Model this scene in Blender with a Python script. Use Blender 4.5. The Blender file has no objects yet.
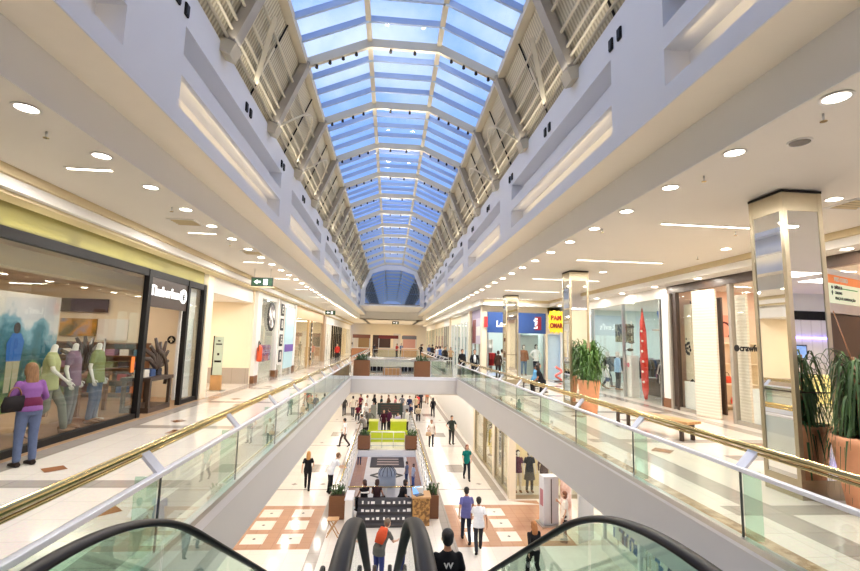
import bpy, math, random
from mathutils import Vector, Matrix
random.seed(7)
PI = math.pi
S = bpy.context.scene
COL = S.collection
V = Vector

# ------------------------------------------------------------------ helpers
class MB:
    """collects simple shapes, then links them as ONE mesh object"""
    def __init__(s): s.v = []; s.f = []; s.m = []; s.s = []
    def add(s, vs, fs, m=0, smooth=False):
        b = len(s.v); s.v += [tuple(v) for v in vs]
        for f in fs: s.f.append([i + b for i in f]); s.m.append(m); s.s.append(smooth)
        return s
    def box(s, x0, x1, y0, y1, z0, z1, m=0):
        return s.add([(x0,y0,z0),(x1,y0,z0),(x1,y1,z0),(x0,y1,z0),(x0,y0,z1),(x1,y0,z1),(x1,y1,z1),(x0,y1,z1)],
                     [(0,3,2,1),(4,5,6,7),(0,1,5,4),(1,2,6,5),(2,3,7,6),(3,0,4,7)], m)
    def beam(s, a, b, w, h, m=0, up=(0,0,1)):
        a = V(a); b = V(b); d = (b-a).normalized(); u = V(up)
        x = d.cross(u)
        if x.length < 1e-4: x = d.cross(V((1,0,0)))
        x.normalize(); u = x.cross(d).normalized()
        vs = []
        for p in (a, b):
            for sx, sz in ((-1,-1),(1,-1),(1,1),(-1,1)): vs.append(p + x*(sx*w/2) + u*(sz*h/2))
        return s.add(vs, [(0,1,2,3),(7,6,5,4),(0,4,5,1),(1,5,6,2),(2,6,7,3),(3,7,4,0)], m)
    def tube(s, pts, r, n=8, m=0, cap=True, closed=False):
        pts = [V(p) for p in pts]; N = len(pts)
        rs = r if isinstance(r, (list, tuple)) else [r]*N
        vs = []; ref = None
        for i, p in enumerate(pts):
            if closed: t = pts[(i+1) % N] - pts[i-1]
            else: t = pts[min(i+1, N-1)] - pts[max(i-1, 0)]
            t.normalize()
            if ref is None:
                ref = V((0,0,1)) if abs(t.z) < .9 else V((1,0,0))
            a = t.cross(ref)
            if a.length < 1e-5: a = t.cross(V((1,0.3,0)))
            a.normalize(); ref = a.cross(t); b = ref
            for k in range(n):
                an = 2*PI*k/n; vs.append(p + (a*math.cos(an) + b*math.sin(an))*rs[i])
        fs = []
        for i in range(N if closed else N-1):
            j = (i+1) % N
            for k in range(n):
                fs.append((i*n+k, i*n+(k+1) % n, j*n+(k+1) % n, j*n+k))
        s.add(vs, fs, m, True)
        if cap and not closed:
            b0 = len(s.v) - N*n
            s.f.append([b0+k for k in range(n)][::-1]); s.m.append(m); s.s.append(False)
            s.f.append([b0+(N-1)*n+k for k in range(n)]); s.m.append(m); s.s.append(False)
        return s
    def ell(s, c, r, nu=12, nv=8, m=0, mat=None):
        c = V(c); r = (r,r,r) if not isinstance(r, (tuple, list)) else r
        vs = []; fs = []
        def P(x,y,z):
            q = V((x*r[0], y*r[1], z*r[2]))
            if mat is not None: q = mat @ q
            return c + q
        vs.append(P(0,0,1))
        for i in range(1, nv):
            t = PI*i/nv
            for k in range(nu): a = 2*PI*k/nu; vs.append(P(math.sin(t)*math.cos(a), math.sin(t)*math.sin(a), math.cos(t)))
        vs.append(P(0,0,-1)); L = len(vs)-1
        for k in range(nu):
            fs.append((0, 1+k, 1+(k+1) % nu))
            fs.append((L, L-nu+(k+1) % nu, L-nu+k))
        for i in range(nv-2):
            for k in range(nu):
                a = 1+i*nu+k; b = 1+i*nu+(k+1) % nu
                fs.append((a, a+nu, b+nu, b))
        return s.add(vs, fs, m, True)
    def cap(s, p0, p1, r0, r1, n=12, m=0):
        s.tube([p0, p1], [r0, r1], n, m); s.ell(p0, r0, n, 8, m); s.ell(p1, r1, n, 8, m); return s
    def loft(s, rings, n=16, m=0, cap=True, lateral=(1,0,0), smooth=True):
        """rings: (center, rx, ry); the lateral axis stays fixed, the other follows the path"""
        C = [V(r[0]) for r in rings]; N = len(C); vs = []; lat = V(lateral).normalized()
        for i in range(N):
            t = C[min(i+1,N-1)] - C[max(i-1,0)]
            if t.length < 1e-6: t = C[-1] - C[0]
            if t.length < 1e-6: t = V((0,0,1))
            t.normalize()
            a = (lat - t*lat.dot(t)).normalized(); b = t.cross(a)
            for k in range(n):
                an = 2*PI*k/n
                vs.append(C[i] + a*(math.cos(an)*rings[i][1]) + b*(math.sin(an)*rings[i][2]))
        fs = [(i*n+k, i*n+(k+1) % n, (i+1)*n+(k+1) % n, (i+1)*n+k) for i in range(N-1) for k in range(n)]
        s.add(vs, fs, m, smooth)
        if cap:
            b0 = len(s.v) - N*n
            s.f.append([b0+k for k in range(n)][::-1]); s.m.append(m); s.s.append(False)
            s.f.append([b0+(N-1)*n+k for k in range(n)]); s.m.append(m); s.s.append(False)
        return s
    def lathe(s, prof, c=(0,0,0), n=24, m=0):
        return s.loft([((c[0],c[1],c[2]+z), r, r) for r, z in prof], n, m)
    def disc(s, c, r, h, n=20, m=0, axis='z'):
        c = V(c); d = {'z': V((0,0,h)), 'x': V((h,0,0)), 'y': V((0,h,0))}[axis]
        s.tube([c, c+d], r, n, m); return s
    def prism(s, poly, z0, z1, m=0):
        n = len(poly)
        vs = [(x,y,z0) for x,y in poly] + [(x,y,z1) for x,y in poly]
        fs = [list(range(n))[::-1], list(range(n, 2*n))] + [(i,(i+1)%n,n+(i+1)%n,n+i) for i in range(n)]
        return s.add(vs, fs, m)
    def ext(s, poly, f, d, m=0):
        """poly of 2D points, f maps (u,v)->3D point, d = extrusion vector"""
        P = [V(f(u,v)) for u,v in poly]; d = V(d); n = len(P)
        return s.add(P + [p+d for p in P], [list(range(n))[::-1], list(range(n,2*n))] + [(i,(i+1)%n,n+(i+1)%n,n+i) for i in range(n)], m)
    def mesh(s, name):
        me = bpy.data.meshes.new(name); me.from_pydata(s.v, [], s.f)
        me.polygons.foreach_set('material_index', s.m); me.polygons.foreach_set('use_smooth', s.s)
        me.update(); return me
    def build(s, name, mats, parent=None, loc=(0,0,0), rz=0, bevel=0):
        me = s.mesh(name)
        for mt in (mats if isinstance(mats, (list, tuple)) else [mats]): me.materials.append(mt)
        o = bpy.data.objects.new(name, me); COL.objects.link(o)
        o.location = loc; o.rotation_euler = (0,0,rz)
        if parent: o.parent = parent
        if bevel:
            b = o.modifiers.new('bevel', 'BEVEL'); b.width = bevel; b.segments = 2; b.limit_method = 'ANGLE'; b.angle_limit = .6
        return o

def tag(o, label, cat, group=None, kind=None):
    o['label'] = label; o['category'] = cat
    if group: o['group'] = group
    if kind: o['kind'] = kind
    return o
def thing(name, label, cat, loc=(0,0,0), rz=0, group=None):
    o = bpy.data.objects.new(name, None); COL.objects.link(o)
    o.location = loc; o.rotation_euler = (0,0,rz); o.empty_display_size = .1
    return tag(o, label, cat, group)
def struct(o): o['kind'] = 'structure'; return o
def sempty(name, loc=(0,0,0)):
    o = bpy.data.objects.new(name, None); COL.objects.link(o); o.location = loc; o['kind'] = 'structure'; return o
def dup(o, loc=None, rz=None, label=None, group=None, parent=None):
    c = o.copy(); COL.objects.link(c)
    if parent: c.parent = parent
    if loc is not None: c.location = loc
    if rz is not None: c.rotation_euler = (0,0,rz)
    if label: c['label'] = label
    if group: c['group'] = group
    for ch in list(o.children): dup(ch, parent=c)
    return c
def text_mesh(s, size, depth=.01, align='CENTER', bold=0.0):
    cu = bpy.data.curves.new('lettering', 'FONT'); cu.body = s; cu.size = size; cu.extrude = depth; cu.align_x = align; cu.align_y = 'CENTER'
    cu.offset = bold
    o = bpy.data.objects.new('lettering', cu); COL.objects.link(o)
    dg = bpy.context.evaluated_depsgraph_get()
    me = bpy.data.meshes.new_from_object(o.evaluated_get(dg))
    bpy.data.objects.remove(o); return me
def lettering(s, size, mat, loc, rot, parent=None, depth=.01, align='CENTER', bold=0.0, name='lettering', sx=1):
    me = text_mesh(s, size, depth, align, bold); me.materials.clear(); me.materials.append(mat)
    o = bpy.data.objects.new(name, me); COL.objects.link(o); o.location = loc; o.rotation_euler = rot; o.scale = (sx,1,1)
    if parent: o.parent = parent
    return o
FACE_MY = (PI/2, 0, 0)          # lettering read by someone looking towards +Y
FACE_PX = (PI/2, 0, PI/2)       # on a wall to the west, facing +X
FACE_MX = (PI/2, 0, -PI/2)      # on a wall to the east, facing -X

# ------------------------------------------------------------------ materials
def srgb(*c):
    return tuple(((x/255)/12.92 if x/255 <= .04045 else ((x/255+.055)/1.055)**2.4) for x in c[:3])
MATS = {}
def mat(name, rgb, rough=.5, metal=0., var=.08, scale=5., bump=0., spec=.5, emit=0., stretch=(1,1,1), coat=0.):
    if name in MATS: return MATS[name]
    m = bpy.data.materials.new(name); m.use_nodes = True; nt = m.node_tree; N = nt.nodes; L = nt.links
    b = N['Principled BSDF']; c = srgb(*rgb)
    b.inputs['Roughness'].default_value = rough; b.inputs['Metallic'].default_value = metal
    b.inputs['Specular IOR Level'].default_value = spec
    if coat: b.inputs['Coat Weight'].default_value = coat; b.inputs['Coat Roughness'].default_value = .08
    tc = N.new('ShaderNodeTexCoord'); mp = N.new('ShaderNodeMapping'); mp.inputs['Scale'].default_value = stretch
    L.new(tc.outputs['Object'], mp.inputs['Vector'])
    no = N.new('ShaderNodeTexNoise'); no.inputs['Scale'].default_value = scale; no.inputs['Detail'].default_value = 4
    L.new(mp.outputs['Vector'], no.inputs['Vector'])
    mx = N.new('ShaderNodeMix'); mx.data_type = 'RGBA'
    mx.inputs[6].default_value = (*[max(0,x*(1-var)) for x in c], 1); mx.inputs[7].default_value = (*[min(1,x*(1+var)) for x in c], 1)
    L.new(no.outputs['Fac'], mx.inputs[0]); L.new(mx.outputs[2], b.inputs['Base Color'])
    if bump:
        bp = N.new('ShaderNodeBump'); bp.inputs['Strength'].default_value = bump; bp.inputs['Distance'].default_value = .02
        L.new(no.outputs['Fac'], bp.inputs['Height']); L.new(bp.outputs['Normal'], b.inputs['Normal'])
    if emit:
        L.new(mx.outputs[2], b.inputs['Emission Color']); b.inputs['Emission Strength'].default_value = emit
    MATS[name] = m; return m
def thin_glass(name, tint, ior=1.45, boost=1.0, rough=0.0):
    m = bpy.data.materials.new(name); m.use_nodes = True; nt = m.node_tree; N = nt.nodes; L = nt.links
    for n in list(N): N.remove(n)
    out = N.new('ShaderNodeOutputMaterial'); mix = N.new('ShaderNodeMixShader')
    tr = N.new('ShaderNodeBsdfTransparent'); gl = N.new('ShaderNodeBsdfGlossy'); fr = N.new('ShaderNodeFresnel')
    tc = N.new('ShaderNodeTexCoord'); no = N.new('ShaderNodeTexNoise'); no.inputs['Scale'].default_value = 2.
    L.new(tc.outputs['Object'], no.inputs['Vector'])
    mx = N.new('ShaderNodeMix'); mx.data_type = 'RGBA'
    mx.inputs[6].default_value = (*[t*.985 for t in tint], 1); mx.inputs[7].default_value = (*tint, 1)
    L.new(no.outputs['Fac'], mx.inputs[0]); L.new(mx.outputs[2], tr.inputs['Color'])
    gl.inputs['Roughness'].default_value = rough; gl.inputs['Color'].default_value = (.95,.97,.96,1)
    N.remove(fr); lw = N.new('ShaderNodeLayerWeight'); lw.inputs['Blend'].default_value = .5
    pw = N.new('ShaderNodeMath'); pw.operation = 'POWER'; pw.inputs[1].default_value = 5; L.new(lw.outputs['Facing'], pw.inputs[0])
    f0 = ((ior-1)/(ior+1))**2
    mu = N.new('ShaderNodeMath'); mu.operation = 'MULTIPLY_ADD'; mu.inputs[1].default_value = (1-f0)*boost; mu.inputs[2].default_value = f0*boost; mu.use_clamp = True
    L.new(pw.outputs[0], mu.inputs[0]); L.new(mu.outputs[0], mix.inputs[0])
    L.new(tr.outputs[0], mix.inputs[1]); L.new(gl.outputs[0], mix.inputs[2]); L.new(mix.outputs[0], out.inputs['Surface'])
    MATS[name] = m; return m
def tile_mat(name, rgb, grout, sx, sy, rough=.12, var=.05, ratio=.012, offs=0.0):
    m = bpy.data.materials.new(name); m.use_nodes = True; nt = m.node_tree; N = nt.nodes; L = nt.links
    b = N['Principled BSDF']; tc = N.new('ShaderNodeTexCoord')
    br = N.new('ShaderNodeTexBrick'); br.offset = offs; br.inputs['Scale'].default_value = 1
    c = srgb(*rgb)
    br.inputs['Color1'].default_value = (*[x*(1-var) for x in c],1); br.inputs['Color2'].default_value = (*[min(1,x*(1+var)) for x in c],1)
    br.inputs['Mortar'].default_value = (*srgb(*grout),1); br.inputs['Mortar Size'].default_value = ratio
    br.inputs['Brick Width'].default_value = sx; br.inputs['Row Height'].default_value = sy
    L.new(tc.outputs['Object'], br.inputs['Vector'])
    no = N.new('ShaderNodeTexNoise'); no.inputs['Scale'].default_value = 30; no.inputs['Detail'].default_value = 3
    L.new(tc.outputs['Object'], no.inputs['Vector'])
    mx = N.new('ShaderNodeMix'); mx.data_type = 'RGBA'; mx.blend_type = 'MULTIPLY'; mx.inputs[0].default_value = .25
    L.new(br.outputs['Color'], mx.inputs[6]); L.new(no.outputs['Color'], mx.inputs[7])
    hs = N.new('ShaderNodeHueSaturation'); hs.inputs['Value'].default_value = 1.12; L.new(mx.outputs[2], hs.inputs['Color'])
    L.new(hs.outputs['Color'], b.inputs['Base Color']); b.inputs['Roughness'].default_value = rough
    MATS[name] = m; return m
def bands_mat(name, c1, c2, scale, axis='Y', rough=.6, metal=0, bump=.3):
    m = bpy.data.materials.new(name); m.use_nodes = True; nt = m.node_tree; N = nt.nodes; L = nt.links
    b = N['Principled BSDF']; tc = N.new('ShaderNodeTexCoord'); w = N.new('ShaderNodeTexWave')
    w.wave_type = 'BANDS'; w.bands_direction = axis; w.inputs['Scale'].default_value = scale; w.inputs['Distortion'].default_value = 0
    L.new(tc.outputs['Object'], w.inputs['Vector'])
    mx = N.new('ShaderNodeMix'); mx.data_type = 'RGBA'; mx.inputs[6].default_value = (*srgb(*c1),1); mx.inputs[7].default_value = (*srgb(*c2),1)
    L.new(w.outputs['Fac'], mx.inputs[0]); L.new(mx.outputs[2], b.inputs['Base Color'])
    b.inputs['Roughness'].default_value = rough; b.inputs['Metallic'].default_value = metal
    bp = N.new('ShaderNodeBump'); bp.inputs['Strength'].default_value = bump; bp.inputs['Distance'].default_value = .03
    L.new(w.outputs['Fac'], bp.inputs['Height']); L.new(bp.outputs['Normal'], b.inputs['Normal'])
    MATS[name] = m; return m
def ramp_noise_mat(name, stops, scale, rough=.6, stretch=(1,1,1), detail=6, voronoi=False):
    m = bpy.data.materials.new(name); m.use_nodes = True; nt = m.node_tree; N = nt.nodes; L = nt.links
    b = N['Principled BSDF']; tc = N.new('ShaderNodeTexCoord'); mp = N.new('ShaderNodeMapping'); mp.inputs['Scale'].default_value = stretch
    L.new(tc.outputs['Object'], mp.inputs['Vector'])
    if voronoi:
        n = N.new('ShaderNodeTexVoronoi'); out = n.outputs['Color']
    else:
        n = N.new('ShaderNodeTexNoise'); n.inputs['Detail'].default_value = detail; out = n.outputs['Fac']
    n.inputs['Scale'].default_value = scale; L.new(mp.outputs['Vector'], n.inputs['Vector'])
    r = N.new('ShaderNodeValToRGB'); e = r.color_ramp.elements
    while len(e) < len(stops): e.new(.5)
    for el, (p, c) in zip(e, stops): el.position = p; el.color = (*srgb(*c),1)
    L.new(out, r.inputs['Fac']); L.new(r.outputs['Color'], b.inputs['Base Color']); b.inputs['Roughness'].default_value = rough
    MATS[name] = m; return m

WHITE = mat('white_plaster', (232,228,222), .7, var=.02, scale=1.5)
CEIL = mat('ceiling_plaster', (236,230,220), .8, var=.02, scale=1.2)
CREAM = mat('cream_wall_paint', (236,222,196), .6, var=.03, scale=2)
BEIGE = mat('beige_cove_paint', (206,188,150), .7, var=.04, scale=2)
GREYW = mat('pale_grey_plaster', (234,232,229), .7, var=.02, scale=1.5)
SKYW = mat('cool_white_plaster', (230,231,235), .75, var=.02, scale=1.5)
SLABF = mat('slab_edge_paint', (214,210,206), .55, var=.02, scale=2)
TILE = tile_mat('cream_floor_tile', (226,217,204), (208,198,184), .6, .6, .1, .03, .006)
LTILE = tile_mat('pale_lower_floor_tile', (232,224,213), (216,206,194), .6, .6, .2, .03, .006)
GTILE = tile_mat('grey_border_tile', (168,158,148), (150,140,130), .6, .6, .12)
OTILE = tile_mat('terracotta_floor_tile', (190,146,118), (176,132,106), .4, .4, .12)
WTILE = tile_mat('white_inlay_tile', (240,232,218), (220,210,196), .8, .8, .1)
BTILE = mat('brown_inlay_tile', (150,98,62), .15, var=.15, scale=9)
DARKW = mat('very_dark_brown_cladding', (44,34,30), .45, var=.15)
DTILE = mat('dark_inlay_tile', (84,78,74), .2, var=.1, scale=9)
GLASS = thin_glass('green_tinted_glass', (.90,.945,.915), 1.5, 1.1)
EGLASS = thin_glass('escalator_green_glass', (.74,.88,.82), 1.5, 1.1)
SGLASS = thin_glass('shop_window_glass', (.95,.97,.96), 1.45, 1.0)
SKYGLASS = thin_glass('skylight_glass', (.95,.965,1.0), 1.45, .6)
GABLEG = thin_glass('gable_glass', (.95,.965,1.0), 1.45, .2, .35)
BRASS = mat('polished_brass', (212,188,132), .24, 1., var=.06, scale=3)
STEEL = mat('brushed_steel', (196,196,196), .3, 1., var=.06, scale=12, stretch=(1,1,.1))
CAPM = mat('white_metal_cap', (236,236,240), .3, .2, var=.02)
MIRROR = mat('mirror_glass', (238,240,240), .015, 1., var=.005)
GOLDF = mat('champagne_metal_frame', (180,168,142), .32, .85, var=.06, scale=8)
RUBBER = mat('black_handrail_rubber', (22,19,20), .42, 0., var=.15, scale=6, spec=.14)
BLACK = mat('black_painted_metal', (24,20,19), .5, var=.2, spec=.25)
DBROWN = mat('dark_brown_panel', (66,50,40), .4, var=.15, scale=4, stretch=(1,1,6))
BROWN = mat('brown_wood', (122,80,48), .45, var=.2, scale=5, stretch=(1,1,8), bump=.1)
LWOOD = mat('light_wood', (190,146,96), .4, var=.18, scale=4, stretch=(1,8,1))
OLIVE = mat('olive_green_fascia', (140,132,76), .6, var=.06, scale=3)
DECK = bands_mat('corrugated_roof_deck', (206,196,170), (166,156,132), 3.2, 'Y', .6, 0, .4)
RIBM = mat('beige_painted_steel', (206,196,172), .5, var=.05)
GIRD = mat('grey_brown_painted_steel', (156,148,136), .5, var=.06)
MULL = mat('blue_grey_glazing_bar', (160,180,212), .45, 0., var=.06)
LENS = mat('lit_lamp_diffuser', (255,246,228), .4, var=.01, emit=9.)
LENSW = mat('lit_white_panel', (250,250,250), .4, var=.01, emit=.8)
NEON = mat('violet_neon_tube', (150,130,255), .4, var=.01, emit=6.)
TERRA = mat('terracotta_clay', (228,162,120), .7, var=.12, scale=7, bump=.1)
SOIL = mat('dark_soil', (62,46,34), .95, var=.3, scale=30, bump=.4)
LEAF = mat('green_strap_leaf', (74,110,44), .45, var=.45, scale=3)
LEAF2 = mat('dark_green_leaf', (60,88,44), .5, var=.4, scale=3)
def paint(r,g,b,rough=.6,**k): return mat('painted_%d_%d_%d_%d' % (r,g,b,int(rough*100)), (r,g,b), rough, **k)
def cloth(r,g,b): return mat('cloth_%d_%d_%d' % (r,g,b), (r,g,b), .85, var=.14, scale=18, bump=.15, spec=.2)
SKIN = mat('skin_light', (214,168,138), .5, var=.06, scale=6)
SKIN2 = mat('skin_tan', (170,120,90), .5, var=.06, scale=6)
EYE = mat('dark_eye', (30,24,22), .2)
LIP = mat('lip_rose', (170,90,84), .5)

# ------------------------------------------------------------------ camera
def setup_camera():
    f = 455.; vx, vy = 390.-430., 339.5-285.5
    dY = V((vx, vy, f)).normalized()
    t = V((1, .025, 0)); X = (t - dY*t.dot(dY)).normalized(); Z = X.cross(dY)
    R = Matrix((X, dY, Z))                       # world = R @ cam(x right, y down, z fwd)
    right = R @ V((1,0,0)); up = R @ V((0,-1,0)); back = R @ V((0,0,-1))
    M = Matrix((right, up, back)).transposed().to_4x4(); M.translation = V((0,0,2.2))
    cam = bpy.data.cameras.new('camera'); cam.sensor_width = 36; cam.lens = f*36/860; cam.clip_end = 400; cam.clip_start = .05
    o = bpy.data.objects.new('camera', cam); COL.objects.link(o); o.matrix_world = M; S.camera = o
setup_camera()
def area(name, loc, sx, sy, power, color=(1,.95,.9), rot=(0,0,0), shape='RECTANGLE', spread=PI):
    l = bpy.data.lights.new(name, 'AREA'); l.shape = shape; l.size = sx; l.size_y = sy; l.energy = power; l.color = color; l.spread = spread
    o = bpy.data.objects.new(name, l); COL.objects.link(o); o.location = loc; o.rotation_euler = rot; return o
# ================================================================== the setting
XL, XR = -2.2, 4.05            # edges of the upper floor beside the opening
WL, WR = -6.5, 10.2            # shop fronts
LZ = -4.6                      # lower floor
BZ = -9.2                      # floor seen down the lower opening
Y1, Y2, Y3, Y4 = 3.0, 27.4, 30.2, 54.0
XR2 = 3.7
# ---- upper floor
m = MB()
def fl(x0,x1,y0,y1): m.box(x0,x1,y0,y1,-.06,0,0)
fl(-15,XL,-10,82); fl(XR,17,-10,27.6); fl(XR,5.9,27.6,82); fl(5.9,17,27.6,30); fl(XL,XR,-10,Y1); fl(XL,XR,Y2,Y3); fl(XL,XR,Y4,82); fl(XR2,XR,Y3,Y4)
def patch(poly, k, z=.002):
    a = sum(poly[i][0]*poly[(i+1)%len(poly)][1]-poly[(i+1)%len(poly)][0]*poly[i][1] for i in range(len(poly)))
    if a < 0: poly = poly[::-1]
    m.add([(x,y,z) for x,y in poly], [tuple(range(len(poly)))], k)
def rect(x0,x1,y0,y1,k,z=.002): patch([(x0,y0),(x1,y0),(x1,y1),(x0,y1)],k,z)
def dia(x,y,r,k,z=.005,ry=None): ry = ry or r; patch([(x-r,y),(x,y-ry),(x+r,y),(x,y+ry)],k,z)
rect(-6.4,-5.95,3,60,1); rect(XL-.75,XL-.28,3,27,1); rect(XR+.08,XR+.42,3,27,3); rect(XR+.95,XR+1.4,3,27,1); rect(9.3,9.75,5,27,1)
for i in range(13):
    y = 7.15+4.35*i
    rect(-5.95,XL-.75,y,y+.36,1)
    if y < 27: rect(XR+.62,9.3,y-1.2,y-.84,1,.0035)
    for x,yy in ((-5.3,y+.95),(-3.44,y-.9)): dia(x,yy,.21,2)
    rect(-4.92,-4.6,y+3.75,y+4.2,2)
    if y < 27:
        dia(7.9,y+.6,.3,2); dia(5.85,y+2.4,.26,2); rect(6.9,7.8,y+1.6,y+2.0,1); rect(8.4,8.9,y+2.9,y+3.2,2)
struct(m.build('floor', [TILE,GTILE,BTILE,ramp_noise_mat('brown_marble_border',[(0,(96,76,58)),(.45,(150,122,92)),(.6,(190,166,136)),(1,(214,196,170))],5,.15)]))
# ---- slab edges (painted fascias) and white kerbs
m = MB()
def slab(x0,x1,y0,y1): m.box(x0,x1,y0,y1,-.92,-.06)
slab(XL-.5,XL,Y1,Y2); slab(XR,XR+.5,Y1,Y2); slab(XL,XR,Y2,Y3); slab(XL-.5,XR+.5,2.2,Y1-.01); slab(XL-.5,XL,Y3,Y4); slab(XR2,XR2+.5,Y3,Y4); slab(XL-.5,XR2+.5,Y4,Y4+.5)
struct(m.build('trim_1', SLABF))
m = MB()
m.box(XL-.1,XL+.012,Y1,Y2,-.15,.035); m.box(XR-.012,XR+.1,Y1,Y2,-.05,.03); m.box(XL,XR,Y2-.012,Y2+.1,-.15,.03)
struct(m.build('trim_2', CAPM))
# ---- lower ceiling under the slabs
m = MB()
for a in ((-15,XL-.4,-10,82),(XR+.4,17,-10,82),(XL-.4,XR+.4,Y2+.1,Y3-.1),(XL-.4,XR+.4,-10,2.5),(XL-.4,XR+.4,Y4+.1,82)): m.box(*a,-1.0,-.93)
struct(m.build('ceiling', CEIL))
# ---- lower floor with inlays
m = MB()
WX0, WX1, WY0, WY1 = -1.75, 1.85, 18.95, 29.5
def lf(x0,x1,y0,y1): m.box(x0,x1,y0,y1,LZ-.06,LZ,0)
lf(-15,WX0,0,82); lf(WX1,17,0,82); lf(WX0,WX1,0,WY0); lf(WX0,WX1,WY1,82)
z = LZ+.002
rect(-2.36,-1.98,4,36,1,z); rect(2.12,2.48,4,36,1,z); rect(4.95,5.3,20.3,60,1,z)
for y in (21.75,30.4,39,47.7):
    rect(-5.3,-2.36,y,y+.12,1,z); rect(2.48,4.95,y,y+.12,1,z)
rect(-5.2,-2.36,15.9,19.8,2,z); rect(2.48,6.6,15.9,19.8,2,z); rect(6.6,15,15.9,19.8,3,z)
patch([(5.3,20.3),(6.6,19.82),(6.6,20.3)],2,z+.001)
for y in (16.3,17.46,18.6):
    for x in (-4.7,-3.5,2.9,4.06):
        rect(x,x+.74,y,y+.8,3,z+.002); dia(x+.37,y+.4,.07,4,z+.004)
for y in (24.5,33.2,42.0,51):
    rect(-3.9,-3.0,y,y+1.5,1,z); rect(3.2,4.2,y,y+1.5,1,z)
for y in (22.6,31.2,40):
    for x in (-4.2,-2.9,3.1,4.5): dia(x,y,.16,1,z)
struct(m.build('floor', [LTILE,GTILE,OTILE,WTILE,DTILE]))
m = MB(); m.box(WX0-.02,WX1+.02,WY1-.03,WY1+.3,LZ-.38,LZ-.06); m.box(WX0-.3,WX0+.02,WY0,WY1,LZ-.38,LZ-.06); m.box(WX1-.02,WX1+.3,WY0,WY1,LZ-.38,LZ-.06); m.box(WX0,WX1,WY0-.3,WY0+.02,LZ-.38,LZ-.06)
struct(m.build('trim_3', SLABF))
# ---- lowest floor seen through the opening
m = MB(); m.box(-9,9,16,72,BZ-.06,BZ,0); zz = BZ+.002
rect(-3.0,-1.75,33,48,1,zz); rect(2.0,3.1,33,48,1,zz); rect(-3.1,-2.95,33,48,4,zz)
struct(m.build('floor', [LTILE,OTILE,GTILE,WTILE,DTILE]))
m = MB(); m.box(-9,9,16,WY0-.1,LZ-.48,LZ-.38); m.box(-9,9,WY1+.1,72,LZ-.48,LZ-.38); m.box(-9,WX0-.1,WY0,WY1,LZ-.48,LZ-.38); m.box(WX1+.1,9,WY0,WY1,LZ-.48,LZ-.38)
struct(m.build('ceiling', CEIL))
# ---- upper ceilings over the walkways
CZ = 4.75
m = MB(); m.box(-6.6,-4.02,-10,60,CZ,CZ+.1); m.box(4.22,17,-10,8.3,CZ,CZ+.1); m.box(4.22,10.3,8.3,60,CZ,CZ+.1); m.box(-6.6,10.3,60,82,CZ,CZ+.1)
struct(m.build('ceiling', CEIL))
SOFF = mat('warm_white_soffit',(248,238,220),.7,var=.02)
# ---- bulkhead around the skylight: fascia, soffit, niche wall
def niche_wall(sx):
    """sx=-1 west, +1 east. face at xf"""
    xf = -3.32 if sx < 0 else 3.52; xc = -4.0 if sx < 0 else 4.2
    m = MB()
    def bx(xa, xb, *r): m.box(min(xa,xb), max(xa,xb), *r)
    bx(xc, xc+sx*.3, -10,60, CZ+.004,5.42, 0)                      # fascia
    bx(xf+sx*.02, xc, -10,60, 5.35,5.45, 1)                   # soffit
    t = sx*.45
    bx(xf, xf+t, -10,60, 5.351,5.63, 2)
    bx(xf, xf+t, -10,60, 6.15,6.47, 2)
    bx(xf, xf+t, -10,60, 6.95,7.62, 2)
    bx(xf+sx*.36, xf+t, -10,60, 5.6,7.0, 2)
    y = 6.84-7.75*2; ends = []
    while y < 60:
        a = max(y-1.45,-10); bx(xf, xf+sx*.37, a, y, 5.63,6.15, 2) if y > -8 else None; bx(xf, xf+sx*.37, a, y, 6.47,6.95, 2) if y > -8 else None; ends.append(y); y += 7.75
    return m, ends, xf
for sx, nm in ((-1,'wall_west'),(1,'wall_east')):
    m, ends, xf = niche_wall(sx); struct(m.build(nm, [GREYW, SOFF, SKYW]))
    for y in ends:
        if y+6 > 5 and y < 45: area('niche_light', (xf+sx*.05, y+3.1, 6.09), .06, 5.8, 4.5, (1,.74,.38), (0,-sx*1.2,0))
# end bulkhead
m = MB(); m.box(-4.0,4.2,60,60.4,CZ,5.9,0); m.box(-3.4,3.6,48.9,60,5.78,5.88,0)
struct(m.build('wall_north', WHITE))
m = MB(); m.box(-15,17.2,-10.3,-10,-1,10.8,0); struct(m.build('wall_south', CREAM))
# ---- shop bulkheads (dropped edge with a cove groove)
m = MB()
m.box(-6.7,-6.05,-8,75,4.4,CZ,0); m.box(-6.05,-5.97,-8,75,4.6,CZ-.002,1); m.box(-6.05,-6.0,-8,75,4.4,4.46,0); m.box(-6.7,-6.12,-8,75,4.34,4.4,1)
struct(m.build('trim_4', [WHITE,BEIGE]))
m = MB()
m.box(9.6,10.4,8.2,27.6,4.4,CZ,0); m.box(9.5,9.6,8.2,27.6,4.6,CZ-.002,1); m.box(9.55,9.6,8.2,27.6,4.4,4.46,0)
m.box(5.5,10.4,26.9,27.6,4.4,CZ,0); m.box(5.5,9.6,26.8,26.9,4.6,CZ-.002,1); m.box(5.3,5.95,27,75,4.4,CZ,0)
struct(m.build('trim_5', [WHITE,BEIGE]))

DECK_FILL = 9  # power of the added uplights under the roof deck
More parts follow.
